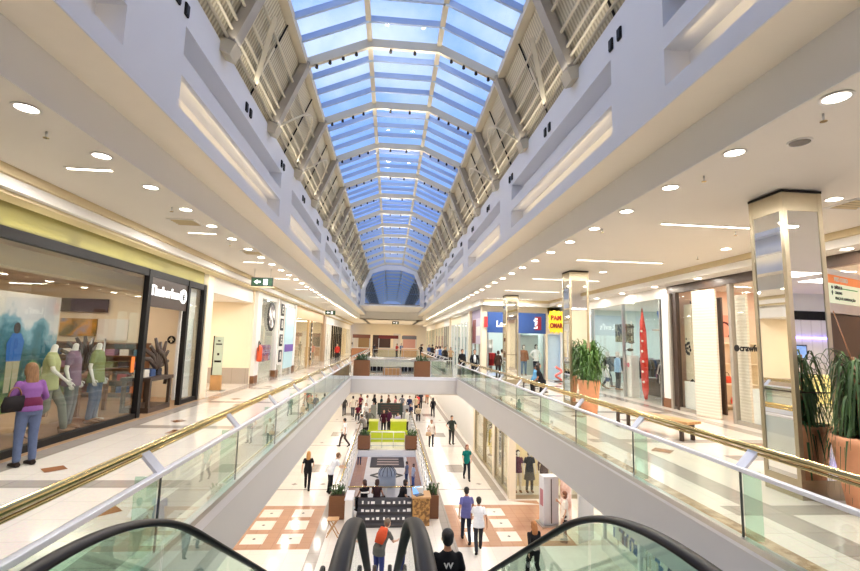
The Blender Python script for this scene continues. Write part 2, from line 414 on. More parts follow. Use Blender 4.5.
# ---- skylight --------------------------------------------------------
XC = .12
PROF = [(-2.66,9.46),(-.945,10.2),(.945,10.2),(2.66,9.46)]
PR = [(XC+x, zz) for x, zz in PROF]
DK0, DK1 = (3.42,7.6), (2.66,9.46)
RIBS = [8.3+3.28*k for k in range(-5, 27)]
sky = sempty('window_1')
for i in range(3):
    m = MB(); (xa,za),(xb,zb) = PR[i], PR[i+1]
    m.add([(xa,-10,za+.1),(xb,-10,zb+.1),(xb,95,zb+.1),(xa,95,za+.1)],[(0,1,2,3)]); m.build('glass_pane', SKYGLASS, sky)
m = MB()
for i,(x,zz) in enumerate(PR):
    if i in (0,3): m.box(x-.1,x+.1,-8,95,zz-.1,zz+.12)
    else: m.box(x-.065,x+.065,-8,95,zz-.02,zz+.13)
m.build('mullion', RIBM, sky)
m = MB()
for y in RIBS[:-1]:
    for k in (1,2,3):
        yy = y + 3.28*k/4
        for i in range(3):
            (xa,za),(xb,zb) = PR[i], PR[i+1]; m.beam((xa,yy,za+.06),(xb,yy,zb+.06),.07,.16,0)
m.build('glazing_bar', MULL, sky)
for y in RIBS:
    m = MB()
    for i in range(3):
        (xa,za),(xb,zb) = PR[i], PR[i+1]
        m.beam((xa,y,za-.05),(xb,y,zb-.05),.1,.24,0); m.beam((xa,y+.2,za+.06),(xb,y+.2,zb+.06),.1,.14,1)
    m.build('rib', [RIBM, MULL], sky)
# sloping sides with corrugated deck
for sx, nm in ((-1,'west'),(1,'east')):
    rf = sempty('ceiling_slope_'+nm)
    x0 = XC+sx*DK0[0]; x1 = XC+sx*DK1[0]
    m = MB(); o = sx*.06
    m.add([(x0+o,-10,DK0[1]),(x1+o,-10,DK1[1]),(x1+o,95,DK1[1]),(x0+o,95,DK0[1]),(x0+o*2,-10,DK0[1]),(x1+o*2,-10,DK1[1]),(x1+o*2,95,DK1[1]),(x0+o*2,95,DK0[1])],
          [(0,1,2,3),(7,6,5,4),(0,4,5,1),(3,2,6,7)]); m.build('roof_deck', DECK, rf)
    def P(t, y, off=.0): return (x0+(x1-x0)*t - sx*off, y, DK0[1]+(DK1[1]-DK0[1])*t)
    for y in RIBS:
        m = MB(); m.beam(P(-.02,y,.08),P(1,y,.08),.2,.26,0,(0,1,0)); m.beam(P(-.1,y,.1),P(.03,y,.1),.3,.34,1,(0,1,0)); m.build('girder', [GIRD,RIBM], rf)
    m = MB()
    for t in (.07,.16,.26,.42,.66): m.tube([P(t,-10,.03),P(t,95,.03)], .032, 6, 0)
    m.build('purlin', RIBM, rf)
    m = MB()
    for y in RIBS[:-1]: m.beam(P(0,y+1.7,-.03),P(1,y+1.7,-.03),.03,.03,0,(0,1,0))
    m.build('deck_joint', BLACK, rf)
    for y0 in (11.75,31.85):                # curved pipe hoops in a few bays, struts in others
        m = MB()
        for yy in (y0+.4, y0+3.75):
            m.tube([P(.06+.5*math.sin(PI*k/14), yy-.35+2.4*k/14, .1+.25*math.sin(PI*k/14)) for k in range(15)], .03, 6)
        m.build('pipe_hoop', RIBM, rf)
    for y0 in (8.42,21.8):
        m = MB(); m.beam(P(.06,y0+1.3,.1),P(.7,y0+.7,.12),.1,.03,0); m.beam(P(.06,y0+1.3,.1),P(.52,y0+1.25,.12),.08,.03,0); m.build('strut', RIBM, rf)
# gable with an arched opening
gb = sempty('window_2', (0,48.6,0))
def offs(d):
    return [(XC-3.42+d,5.8+.0),(XC-3.4+d,7.6),(XC-2.66+d*.9,9.42-d*.35),(XC-.945+d*.35,10.12-d),(XC+.945-d*.35,10.12-d),(XC+2.66-d*.9,9.42-d*.35),(XC+3.4-d,7.6),(XC+3.42-d,5.8)]
A = offs(0); B = offs(.5)
m = MB(); n = len(A)
for y in (0,.3): m.v += [(x,y,zz) for x,zz in A] + [(x,y,zz) for x,zz in B]
for i in range(n-1):
    for base, flip in ((0,False),(2*n,True)):
        q = [base+i,base+i+1,base+n+i+1,base+n+i]; m.f.append(q if flip else q[::-1]); m.m.append(0); m.s.append(False)
    m.f.append([n+i,n+i+1,3*n+i+1,3*n+i]); m.m.append(0); m.s.append(False)
m.box(XC-3.42,XC+3.42,-.05,.3,5.72,5.86,0)
m.build('frame', SKYW, gb)
m = MB(); m.box(XC-2.95,XC+2.95,-.03,.05,5.86,5.95); m.build('sill', GIRD, gb)
m = MB(); m.add([(x,.15,zz) for x,zz in B],[tuple(range(n))]); m.build('glass_pane', GABLEG, gb)
m = MB()
for x in (-1.0,1.0): m.box(XC+x-.04,XC+x+.04,.1,.2,5.9,9.55)
for zz in (7.1,8.3): m.box(XC-2.8,XC+2.8,.12,.18,zz-.02,zz+.02)
m.build('mullion', MULL, gb)
# west & east walls of the roof void beyond the gable
m = MB(); m.box(-3.7,-3.3,60.4,95,4.75,7.62); m.box(3.54,3.94,60.4,95,4.75,7.62); m.box(-3.7,3.9,95,95.3,4.75,10.4)
struct(m.build('wall_roof_void', SKYW))

# spot lamps on the ribs, speakers on the niche wall
k = 0
m = MB(); m.tube([(0,0,0),(0,0,-.06)],.02,8,0); m.tube([(0,0,-.05),(0,-.02,-.13)],[.035,.045],10,0)
sp0 = m.build('rib_spotlight', BLACK); tag(sp0,'small black spotlight clipped under a cream skylight rib','spotlight','spotlights along the skylight ribs')
first = True
for y in RIBS[2:16]:
    for i in range(3):
        (xa,za),(xb,zb) = PR[i], PR[i+1]
        for t in ((.2,.4,.6,.8) if i != 1 else (.3,.65)):
            p = (xa+(xb-xa)*t, y, za+(zb-za)*t-.15)
            if first: sp0.location = p; first = False
            else: dup(sp0, p)
m = MB(); m.box(0,.03,-.055,.055,-.1,.1,0); m.box(.03,.04,-.045,.045,-.085,.085,0)
s0 = m.build('wall_speaker', BLACK); tag(s0,'small black square speaker high on the cool white wall under the roof deck','speaker','black speakers under the roof deck')
first = True
for y in [3.4+3.25*i for i in range(13)]:
    for d in (-.14,.14):
        for sx in (-1,1):
            loc = (-3.32 if sx < 0 else 3.52, y+d, 7.18)
            if first: s0.location = loc; first = False
            else: dup(s0, loc, PI if sx > 0 else 0)

SEAL = paint(40,58,52,.4)
# ---- glass balustrades beside the openings
def balustrade(name, label, x, y0, y1, side, first_joint, step=2.35, rail=BRASS):
    """runs along Y at x; side=+1 walkway lies at +x"""
    r = thing(name, label, 'balustrade', (x, y0, 0))
    L = y1-y0
    js = []; y = first_joint
    while y < y1-.3: js.append(y-y0); y += step
    edges = [0]+js+[L]
    for a, b in zip(edges[:-1], edges[1:]):
        m = MB(); m.box(side*.03-.006, side*.03+.006, a+.012, b-.012, .03, .8); m.build('glass_panel', GLASS, r)
    m = MB(); m.box(side*.03-.035, side*.03+.035, 0, L, .79, .84); m.build('cap_rail', CAPM, r, bevel=.008)
    m = MB(); m.box(side*.03-.05, side*.03+.05, 0, L, .0, .07); m.build('base_channel', STEEL, r)
    m = MB(); m.tube([(side*.2,0,1.06),(side*.2,L,1.06)], .035, 12); m.tube([(side*.2,0,1.0),(side*.2,L,1.0)], .018, 8); m.build('handrail', rail, r)
    for a in js:
        m = MB(); m.beam((side*.03,a,.82),(side*.2,a-.02,1.02),.13,.03,0,(1,0,0)); m.build('bracket', CAPM, r)
        m = MB(); m.box(side*.03-.007,side*.03+.007,a-.012,a+.012,.05,.79); m.build('joint_seal', SEAL, r)
        m = MB(); m.box(min(side*.05,side*.26),max(side*.05,side*.26),a-.03,a-.014,.03,.79); m.build('glass_fin', EGLASS, r)
    return r
balustrade('glass_balustrade','glass balustrade with brass rail along the walkway of the olive fronted clothing shop',XL,2.4,Y2,-1,4.95)
balustrade('glass_balustrade','glass balustrade with brass rail along the walkway with the mirrored columns',XR,2.4,Y2,1,5.14)
balustrade('glass_balustrade','glass balustrade beyond the bridge on the side of the wooden framed shop',XL,Y3,Y4,-1,32.4,2.4,STEEL)
balustrade('glass_balustrade','glass balustrade beyond the bridge on the side where the crowd stands',XR2,Y3,Y4,1,32.4,2.4,STEEL)
def cross_rail(name, label, x0, x1, y, kind='bars'):
    r = thing(name, label, 'railing', (x0,y,0)); L = x1-x0
    m = MB(); m.tube([(0,0,1.02),(L,0,1.02)],.035,10); m.build('handrail', STEEL, r)
    if kind == 'bars':
        m = MB(); m.box(0,L,-.015,.015,.06,.1); m.box(0,L,-.015,.015,.9,.93); m.build('rail', STEEL, r)
        nb = int(L/.22)
        for i in range(nb+1):
            m = MB(); w = .025 if i % 4 == 0 else .01
            m.box(L*i/nb-w,L*i/nb+w,-w,w,0,1.0); m.build('post', STEEL, r)
    else:
        np_ = max(1,int(L/1.4))
        for i in range(np_):
            m = MB(); m.box(L*i/np_+.02,L*(i+1)/np_-.02,-.006,.006,.05,.95); m.build('glass_panel', GLASS, r)
        for i in range(np_+1):
            m = MB(); m.box(L*i/np_-.02,L*i/np_+.02,-.02,.02,0,1.0); m.build('post', STEEL, r)
    return r
cross_rail('bridge_railing','steel barred railing of the bridge between the two brown planters',-1.2,1.6,Y2+.12)
cross_rail('bridge_railing','short glass railing of the bridge beside the planter near the mirrored columns',2.5,XR-.25,Y2+.12,'glass')
cross_rail('bridge_railing','long glass railing on the rear edge of the bridge',XL+.3,XR2-.3,Y3-.12,'glass')
cross_rail('bridge_railing','glass railing closing the second opening at the distant shops',XL+.3,XR2-.3,Y4+.12,'glass')

for sx in (-1,1):  # added uplights, hidden on the wall top, to brighten the roof deck
    for i in range(7):
        area('deck_fill_lamp', (XC+sx*3.2, 1+8*i, 7.7), .1, 7.6, DECK_FILL, (1,.93,.82), (0,PI-sx*.25,0))

for y in RIBS[3:17]:  # point fill added beside the rib spotlights to brighten deck and walls
    for sx in (-1,1):
        l = bpy.data.lights.new('rib_fill_lamp','POINT'); l.energy = 17; l.color = (1,.95,.88); l.shadow_soft_size = .08
        o = bpy.data.objects.new('rib_fill_lamp', l); COL.objects.link(o); o.location = (XC+sx*.5, y+.12, 9.72)
# ================================================================== ceiling fixtures
def proto_downlight(label, group):
    r = thing('downlight', label, 'ceiling light', (0,0,0), 0, group)
    m = MB(); m.loft([((0,0,-.012),.15,.15),((0,0,-.012),.115,.115),((0,0,.0),.115,.115),((0,0,.0),.15,.15)],20,0,False); m.build('trim_ring', WHITE, r)
    m = MB(); m.disc((0,0,-.006),.115,.004,20); m.build('lens', LENS, r)
    return r
for x, lab, grp in ((-4.27,'round recessed downlight in the row along the ceiling edge above the olive shop walkway','downlights above the olive shop walkway'),
                    (4.42,'round recessed downlight in the row along the ceiling edge beside the mirrored columns','downlights beside the mirrored columns')):
    d0 = proto_downlight(lab, grp)
    for i in range(40):
        y = 2.6+1.38*i
        if i == 0: d0.location = (x,y,CZ)
        else: dup(d0, (x,y,CZ))
        if i % 2 == 0: area('downlight_lamp', (x,y+.1,CZ-.03), .3,.3, 36, (1,.96,.91), shape='DISK')
for x,z,lab,grp,n,y0,st in ((9.82,4.4,'round downlight in the lowered edge in front of the east shop windows','downlights in the lowered shop edge',8,5.0,2.75),):
    d0 = proto_downlight(lab, grp)
    for i in range(n):
        loc = (x,y0+st*i+4.4 if y0+st*i < 8.4 else y0+st*i,z)
        if i == 0: d0.location = (x,8.9,z)
        else: dup(d0,(x,8.9+2.42*i,z))
        area('edge_lamp',(x,8.9+2.42*i,z-.03),.2,.2,14,(1,.9,.78),shape='DISK')
d0 = proto_downlight('round downlight in the ceiling beside the tall mirrored column','downlights behind the first mirrored column')
for i,(x,y) in enumerate(((7.41,6.86),(8.6,10.9),(7.4,15.3))):
    if i == 0: d0.location = (x,y,CZ)
    else: dup(d0,(x,y,CZ))
def slot_light(x0,x1,y,label,group,power):
    r = thing('slot_light', label, 'ceiling light', ((x0+x1)/2,y,CZ), 0, group); L = (x1-x0)/2
    m = MB(); m.box(-L-.02,L+.02,-.06,-.04,-.015,0); m.box(-L-.02,L+.02,.04,.06,-.015,0); m.build('frame', WHITE, r)
    m = MB(); m.box(-L,L,-.04,.04,-.008,-.002); m.build('diffuser', LENS, r)
    area('slot_lamp', ((x0+x1)/2,y,CZ-.03), x1-x0, .1, power, (1,.96,.91))
for i in range(12):
    slot_light(5.6,8.3,4.5+4.35*i if i else 4.5,'long linear light slot across the ceiling behind the mirrored columns','light slots behind the mirrored columns',120)
    slot_light(-5.15,-4.5,3.0+4.35*i,'short linear light slot across the ceiling of the olive shop walkway','light slots above the olive shop walkway',50)
def vent(x,y,label):
    r = thing('air_vent', label, 'air vent', (x,y,CZ))
    m = MB(); m.box(-.3,.3,-.3,-.25,-.02,0); m.box(-.3,.3,.25,.3,-.02,0); m.box(-.3,-.25,-.25,.25,-.02,0); m.box(.25,.3,-.25,.25,-.02,0); m.build('frame', WHITE, r)
    m = MB(); m.box(-.25,.25,-.25,.25,-.006,-.002); m.build('backing', DTILE, r)
    for k in range(4):
        m = MB(); m.beam((-.25,-.18+.12*k,-.012),(.25,-.18+.12*k,-.012),.06,.006,0,(0,.5,1)); m.build('slat', BEIGE, r)
vent(-4.74,10.6,'square ceiling vent in front of the olive fascia shop')
vent(-4.3,14.2,'square ceiling vent near the green exit sign')
vent(8.0,7.05,'square ceiling vent behind the tall mirrored column beside the potted plant')
def speaker(x,y,label):
    m = MB(); m.disc((0,0,-.015),.13,.015,20,0); m.disc((0,0,-.02),.11,.006,20,1); o = m.build('ceiling_speaker',[WHITE,DTILE],None,(x,y,CZ)); tag(o,label,'speaker')
speaker(4.95,4.95,'round grey ceiling speaker near the tall mirrored column')
def sprinkler(loc, first=[None]):
    if first[0]: return dup(first[0], loc)
    r = thing('hanging_sprinkler','small brass pendant fire sprinkler hanging from the walkway ceiling','sprinkler',loc,0,'ceiling fire sprinklers')
    m = MB(); m.tube([(0,0,0),(0,0,-.08)],.012,6); m.build('pipe', STEEL, r)
    m = MB(); m.disc((0,0,-.09),.035,.006,10); m.build('deflector', BRASS, r); first[0] = r
for x,y in ((-4.5,6.0),(-4.5,9.4),(-4.5,12.8),(4.6,4.3),(4.6,6.2),(4.6,9.5),(7.5,9.2),(8.6,12.0)): sprinkler((x,y,CZ))

# ================================================================== mirrored columns
def column(y, label, w=.68):
    r = thing('mirrored_column', label, 'column', (6.12+w/2,y+w/2,0)); r['kind'] = 'thing'; h = w/2
    m = MB(); m.box(-h+.03,h-.03,-h+.03,h-.03,0,CZ-.03); m.build('core', DBROWN, r)
    for sx,sy in ((-1,-1),(1,-1),(1,1),(-1,1)):
        m = MB(); m.box(*sorted((sx*h,sx*(h-.07))),*sorted((sy*h,sy*(h-.07))),0,CZ-.06); m.build('corner_post', GOLDF, r)
    a = h-.005
    for z0,z1 in ((CZ-.36,CZ-.06),(0,.28)):
        m = MB(); m.box(-a,a,-a,a,z0,z1); m.build('cross_band', GOLDF, r)
    m = MB(); m.box(-h-.005,h+.005,-h-.005,h+.005,CZ-.06,CZ-.02); m.build('shadow_gap', BLACK, r)
    for k,(ax,sg) in enumerate((('x',-1),('x',1),('y',-1),('y',1))):
        for z0,z1 in ((.28,1.55),(1.57,CZ-.36)):
            m = MB(); b = h-.07; c = sg*(h-.018)
            if ax == 'x': m.box(c-.006,c+.006,-b,b,z0,z1)
            else: m.box(-b,b,c-.006,c+.006,z0,z1)
            m.build('mirror_panel', MIRROR, r)
column(6.5,'tall square mirrored column beside the terracotta pot of drooping leaves')
column(15.15,'square mirrored column behind the single potted palm and long bench')
column(23.85,'square mirrored column in front of the blue shop fascia')
column(32.5,'distant square mirrored column past the blue fascia shop') if 0 else None

# ================================================================== plants, benches
def strap_leaf(m, base, direc, L, up, droop, w, k):
    d = V((math.cos(direc), math.sin(direc), 0)); s = V((-d.y,d.x,0)); n = 7; pts = []
    for i in range(n+1):
        t = i/n; pts.append(V(base) + d*(L*(1-.25*t)*t) + V((0,0, up*math.sin(min(1,t*1.5)*PI/2) - droop*t*t)))
    vs = []
    for i,p in enumerate(pts):
        ww = w*math.sin(PI*min(.97,(i/n)*.85+.15)); vs += [p-s*ww/2+V((0,0,.004)), p+V((0,0,-.004)), p+s*ww/2+V((0,0,.004))]
    fs = []
    for i in range(n):
        for q in (0,1): a = i*3+q; fs.append((a,a+1,a+4,a+3))
    m.add(vs, fs, k, True)
def pot_plant(name, label, loc, pot_r, pot_h, kind, rot=0, scale=1):
    r = thing(name, label, 'potted plant', loc, rot)
    m = MB(); R = pot_r; H = pot_h
    m.lathe([(R*.62,0),(R*.66,.02),(R*.95,H*.86),(R,H*.9),(R*1.02,H),(R*.9,H),(R*.86,H*.9)], (0,0,0), 28); m.build('pot', TERRA, r)
    m = MB(); m.disc((0,0,H*.86),R*.87,.03,24); m.build('soil', SOIL, r)
    m = MB()
    if kind == 'palm':
        for i in range(420):
            a = random.random()*2*PI; rr = random.random()*R*.7; t = random.random()
            strap_leaf(m, (rr*math.cos(a),rr*math.sin(a),H*.85+random.random()*.75), a+random.uniform(-.5,.5), random.uniform(.2,.6)*scale, random.uniform(.25,.85)*scale, random.uniform(0,.75)*scale, .06, 0)
    else:
        for i in range(320):
            a = random.random()*2*PI; rr = random.random()*R*.6
            strap_leaf(m, (rr*math.cos(a),rr*math.sin(a),H*.9+random.random()*1.15*scale), a+random.uniform(-.4,.4), random.uniform(.2,.5)*scale, random.uniform(.1,.4)*scale, random.uniform(.3,1.4)*scale, .034, 0)
    f = m.build('foliage', LEAF if kind == 'palm' else LEAF2, r); f['kind'] = 'stuff'
    m = MB()
    for k in range(5 if kind == 'palm' else 3):
        a = 2*PI*k/4; m.tube([(R*.2*math.cos(a),R*.2*math.sin(a),H*.8),(R*.3*math.cos(a),R*.3*math.sin(a),H+1.1*scale)],[.025,.015],7)
    if kind != 'palm': m.tube([(0,0,H*.8),(-.1,0,H+.9),(-.32,.05,H+1.75)],[.016,.012,.006],6)
    m.build('stem', BROWN, r)
    return r
pot_plant('potted_dracaena','big terracotta pot with long drooping dark leaves, standing beside the brass rail',(6.66,5.97,0),.42,1.02,'droop',0,1.0)
pot_plant('potted_palm','terracotta pot with a dense upright palm in front of the second mirrored column',(6.38,14.3,0),.35,1.08,'palm',0,1.05)

def bench(label, loc, rz, L=2.2, style='wood'):
    r = thing('bench', label, 'bench', loc, rz)
    for k in range(5):
        m = MB(); m.box(-.24+.098*k,-.24+.098*k+.085,-L/2,L/2,.4,.46); m.build('seat_slat', LWOOD, r, bevel=.006)
    for s in (-1,1):
        m = MB(); y = s*(L/2-.2); m.box(-.22,.22,y-.04,y+.04,.34,.4); m.build('seat_rail', DBROWN, r)
        for q in (-1,1):
            m = MB(); m.box(q*.19-.03,q*.19+.03,y-.04,y+.04,0,.34); m.build('leg', DBROWN, r)
    return r
bench('long slatted wooden bench by the balustrade between the two mirrored columns',(6.78,11.45,0),.336,2.3)
bench('wooden bench on which the couple in blue and black sits',(6.45,20.3,0),.0,2.0)

# ================================================================== west shop with the olive fascia
POL = mat('shop_floor_wood', (178,146,114), .2, var=.12, scale=3, stretch=(1,6,1))
TAN = mat('tan_shop_ceiling', (196,178,154), .7, var=.05)
m = MB(); m.box(-12.5,-6.35,-2,16.9,.004,.012); struct(m.build('floor', POL))
m = MB(); m.box(-12.7,-12.5,-2,17.1,0,3.85,0); m.box(-12.5,-6.6,16.9,17.1,0,4.4,0); m.box(-12.5,-6.6,-2.2,-2,0,3.85,0); struct(m.build('wall_shop_back', CREAM))
m = MB(); m.box(-12.7,-6.6,-2.2,17.0,3.85,3.95); struct(m.build('ceiling', TAN))
m = MB(); m.box(-6.62,-6.5,-8,16.3,3.92,4.4); struct(m.build('trim_6', OLIVE))
m = MB(); m.box(-6.95,-6.42,16.5,17.05,0,4.4); struct(m.build('wall_pier_west', CREAM))
w = sempty('window_3')
m = MB(); m.box(-6.62,-6.48,-2,16.5,3.74,3.93); m.build('top_frame', BLACK, w)
m = MB(); m.box(-6.6,-6.48,-2,12.72,0,.14); m.build('bottom_frame', BLACK, w)
for y0,y1 in ((12.68,12.84),(15.1,15.24),(16.32,16.48),(4.6,4.68)):
    m = MB(); m.box(-6.6,-6.46,y0,y1,0,3.9); m.build('mullion', BLACK, w)
m = MB(); m.box(-6.6,-6.48,15.24,16.32,0,.14); m.build('bottom_frame', BLACK, w)
for y0,y1 in ((-2,4.6),(4.68,9.25),(9.262,12.68),(15.24,16.32)):
    m = MB(); m.box(-6.552,-6.548,y0,y1,.14,3.74); m.build('glass_pane', SGLASS, w)
m = MB(); m.box(-6.8,-6.72,15.3,16.3,.14,3.74); m.build('backing_panel', WHITE, w)
sg = thing('shop_sign','dark brown sign board with white lettering and a round tree emblem over the shop entrance','sign',(-6.5,13.95,3.35))
m = MB(); m.box(-.06,0,-1.12,1.14,-.42,.46); m.build('board', DBROWN, sg)
lettering('Timberland',.4,LENSW,(.012,-.2,.02),FACE_PX,sg,.012,'CENTER',.008)
m = MB(); m.disc((.0,.86,.02),.22,.02,28,0,'x'); m.build('emblem', LENSW, sg)
m = MB(); m.box(.02,.03,.845,.875,-.15,.1)
for zz,w_ in ((.12,.05),(.06,.09),(.0,.12),(-.06,.1)): m.ext([(-w_,zz-.02),(w_,zz-.02),(0,zz+.05)], lambda u,v: (.021,.86+u,.0+v), (.008,0,0))
m.box(.02,.03,.74,.98,-.15,-.135); m.build('tree_emblem', BLACK, sg)
for i in range(7):
    area('fascia_uplight', (-6.42,5+1.9*i,3.96), .05,1.6, 1.6, (1,.96,.7), (0,PI*.94,0))
for y in (3,7.2,11.2,14.6):
    area('shop_lamp', (-9.2,y,3.8), 3.0,1.2, 62, (1,.86,.7))
m = MB(); m.box(0,.4,0,.0,0,0)
# ceiling beam and small downlights in the shop
m = MB(); m.box(-7.9,-7.5,-2,16.9,3.45,3.85); struct(m.build('trim_7', CREAM))
d0 = None
for x,y in ((-8.6,8.5),(-9.4,9.2),(-8.8,10.4),(-9.8,11.0),(-8.8,12.4),(-9.6,13.2),(-8.4,14.4)):
    if d0 is None:
        d0 = proto_downlight('round lit downlight in the tan ceiling inside the olive fascia shop','downlights inside the olive fascia shop'); d0.location = (x,y,3.85)
    else: dup(d0,(x,y,3.85))
# mountain mural
def mural_material():
    m = bpy.data.materials.new('mountain_print'); m.use_nodes = True; nt = m.node_tree; N = nt.nodes; L = nt.links; b = N['Principled BSDF']
    tc = N.new('ShaderNodeTexCoord'); mp = N.new('ShaderNodeSeparateXYZ'); L.new(tc.outputs['Object'], mp.inputs[0])
    no = N.new('ShaderNodeTexNoise'); no.inputs['Scale'].default_value = 1.5; no.inputs['Detail'].default_value = 9; L.new(tc.outputs['Object'], no.inputs['Vector'])
    ad = N.new('ShaderNodeMath'); ad.operation = 'MULTIPLY_ADD'; ad.inputs[1].default_value = 2.2; L.new(no.outputs['Fac'], ad.inputs[0]); L.new(mp.outputs['Z'], ad.inputs[2])
    mr = N.new('ShaderNodeMapRange'); mr.inputs['From Min'].default_value = .9; mr.inputs['From Max'].default_value = 4.3; L.new(ad.outputs[0], mr.inputs['Value'])
    r = N.new('ShaderNodeValToRGB'); r.color_ramp.interpolation = 'EASE'; e = r.color_ramp.elements
    st = [(0,(70,104,40)),(.18,(112,132,62)),(.3,(36,84,44)),(.42,(110,146,90)),(.5,(24,84,84)),(.62,(50,116,136)),(.7,(130,176,196)),(.78,(226,230,232)),(1,(240,240,240))]
    while len(e) < len(st): e.new(.5)
    for el,(p,c) in zip(e,st): el.position = p; el.color = (*srgb(*c),1)
    L.new(mr.outputs[0], r.inputs['Fac']); L.new(r.outputs[0], b.inputs['Base Color']); b.inputs['Roughness'].default_value = .6
    return m
MUR = mural_material()
mu = thing('mountain_mural','large printed mural of green and teal mountains with a hiker in a blue jacket','poster',(-8.5,9.4,0))
m = MB(); m.box(-.03,0,-5,3.12,.35,3.06); m.build('printed_panel', MUR, mu)
# flat printed hiker figure on the mural
def flat(name, polys, mt, parent, x=0.002):
    m = MB()
    for p in polys: m.ext(p, lambda u,v: (x,u,v), (.004,0,0))
    return m.build(name, mt, parent)
HY = 1.83
flat('printed_jacket',[[(HY-.2,1.5),(HY+.2,1.5),(HY+.24,1.95),(HY+.13,2.13),(HY-.11,2.13),(HY-.24,1.9)]],paint(40,110,196),mu)
flat('printed_trousers',[[(HY-.17,.8),(HY-.02,.8),(HY,1.5),(HY-.19,1.5)],[(HY+.03,.8),(HY+.17,.8),(HY+.19,1.5),(HY,1.5)]],paint(186,180,150),mu)
flat('printed_head',[[(HY+.0+.095*math.cos(a),2.25+.13*math.sin(a)) for a in [2*PI*k/14 for k in range(14)]]],paint(60,44,38),mu,.003)
# display platform and shop furniture
m = MB(); m.box(-7.9,-6.72,7.5,12.55,.013,.05); o = m.build('display_platform', BROWN, bevel=.01); tag(o,'low brown wooden display platform under the headless mannequins','platform')
def shelf_unit(label, loc, rz, W, H, nsh, mt, group=None, deep=.4):
    r = thing('shelf_unit', label, 'shelf', loc, rz, group)
    m = MB(); m.box(-W/2,W/2,deep/2-.02,deep/2,0,H); m.build('back_panel', mt, r)
    for s in (-1,1):
        m = MB(); m.box(s*W/2-.02,s*W/2+.02,-deep/2,deep/2,0,H); m.build('side_panel', mt, r)
    for k in range(nsh):
        z = .15+(H-.2)*k/(nsh-1); m = MB(); m.box(-W/2,W/2,-deep/2,deep/2,z,z+.03); m.build('shelf_board', mt, r)
    return r
STK = {}
def clothes_stack(loc, rgb, rz=0, lab='small pile of folded clothes on a shop shelf', grp='folded clothes on shop shelves'):
    key = 'stack'
    if key not in STK:
        m = MB()
        for i in range(4): m.box(-.15+.01*(i%2),.15,-.13,.13-.01*(i%2),.052*i,.052*i+.048)
        STK[key] = m.mesh('folded_clothes')
        STK[key].materials.append(WHITE)
    o = bpy.data.objects.new('folded_clothes', STK[key]); COL.objects.link(o); o.location = loc; o.rotation_euler = (0,0,rz)
    o.material_slots[0].link = 'OBJECT'; o.material_slots[0].material = cloth(*rgb); tag(o,lab,'clothes',grp); return o
PALT = [(150,60,60),(70,90,130),(220,214,200),(120,130,90),(60,60,66),(190,150,110),(160,110,140),(210,120,70),(90,130,150),(240,236,230)]
def fill_shelf(loc, rz, W, H, nsh, grp):
    n = max(2,int(W/.42)); c, s = math.cos(rz), math.sin(rz)
    for k in range(nsh-1):
        z = .15+(H-.2)*k/(nsh-1)+.03
        for i in range(n):
            x = -W/2+W*(i+.5)/n
            clothes_stack((loc[0]+x*c, loc[1]+x*s, loc[2]+z), random.choice(PALT), rz, 'small pile of folded clothes on the '+grp, 'folded clothes on the '+grp)
shelf_unit('brown wooden wall shelving with folded clothes behind the mannequins',(-11.9,12.6,.0),-PI/2,4.2,2.2,5,BROWN); fill_shelf((-11.9,12.6,0),-PI/2,4.2,2.2,5,'brown shelving behind the mannequins')
shelf_unit('low brown shelving with folded clothes by the cream wall of the olive fascia shop',(-9.9,16.6,.013),0,3.2,1.85,5,BROWN); fill_shelf((-9.9,16.6,.013),0,3.2,1.85,5,'low brown shelving by the cream wall')
m = MB(); m.box(-.5,.5,-.03,0,-.37,.37); o = m.build('white_wall_panel', WHITE, None, (-9.65,16.88,2.3)); tag(o,'plain white wall panel beside the autumn poster','panel')
m = MB(); m.box(-.05,0,-.85,.85,-.23,.23); o = m.build('header_board', DBROWN, None, (-10.7,16.83,3.12), PI/2); tag(o,'dark brown header board hanging above the clothes inside the olive fascia shop','sign')
AUT = ramp_noise_mat('autumn_print',[(0,(60,70,60)),(.4,(120,110,60)),(.55,(206,150,50)),(.7,(120,150,180)),(1,(220,220,220))],1.6)
m = MB(); m.box(-.03,0,-.6,.6,-.3,.3); o = m.build('autumn_poster', AUT, None, (-10.78,16.85,2.36), PI/2); tag(o,'wide autumn landscape poster under the dark header board','poster')
# branch sculpture table
bs = thing('branch_display','dark wooden display table with a fan of twisted branches by the shop entrance','display',(-6.95,14.1,.013)); bs.scale = (1,1.25,1.2)
m = MB(); m.box(-.4,.4,-.55,.55,.72,.8); m.build('tabletop', DBROWN, bs)
m = MB(); m.box(-.38,.38,-.5,.5,.0,.12); m.build('base_plinth', DBROWN, bs)
for sx in (-1,1):
    for sy in (-1,1):
        m = MB(); m.box(sx*.33-.04,sx*.33+.04,sy*.47-.04,sy*.47+.04,.1,.72); m.build('leg', DBROWN, bs)
m = MB(); m.tube([(.2,.55*math.cos(a)-.05,.8+.62*math.sin(a)) for a in [PI*.5-PI*.62*k/12 for k in range(13)]],.05,8); m.build('curved_branch', DBROWN, bs)
for k in range(8):
    a = .15+k*.36; m = MB(); L = .62+.2*((k*37)%5)/5
    m.tube([(.12,.1,.98),(.14,.1+.5*L*math.cos(a),.98+.55*L*math.sin(a)+.04),(.1,.1+L*math.cos(a+.12),.98+L*math.sin(a+.1))],[.06,.055,.04],8); m.build('branch', DBROWN, bs)
for i in range(3): clothes_stack((-6.95,13.7+.36*i,.975),PALT[(2,1,4)[i]],0,'small pile of folded clothes on the branch display table','folded clothes on the branch display')
bs2 = thing('branch_display','dark twisted branch sculpture on a table behind the shop window post','display',(-8.4,13.4,.013)); bs2.scale = (1.15,1.15,1.15)
m = MB(); m.box(-.4,.4,-.6,.6,.85,.93); m.build('tabletop', BROWN, bs2)
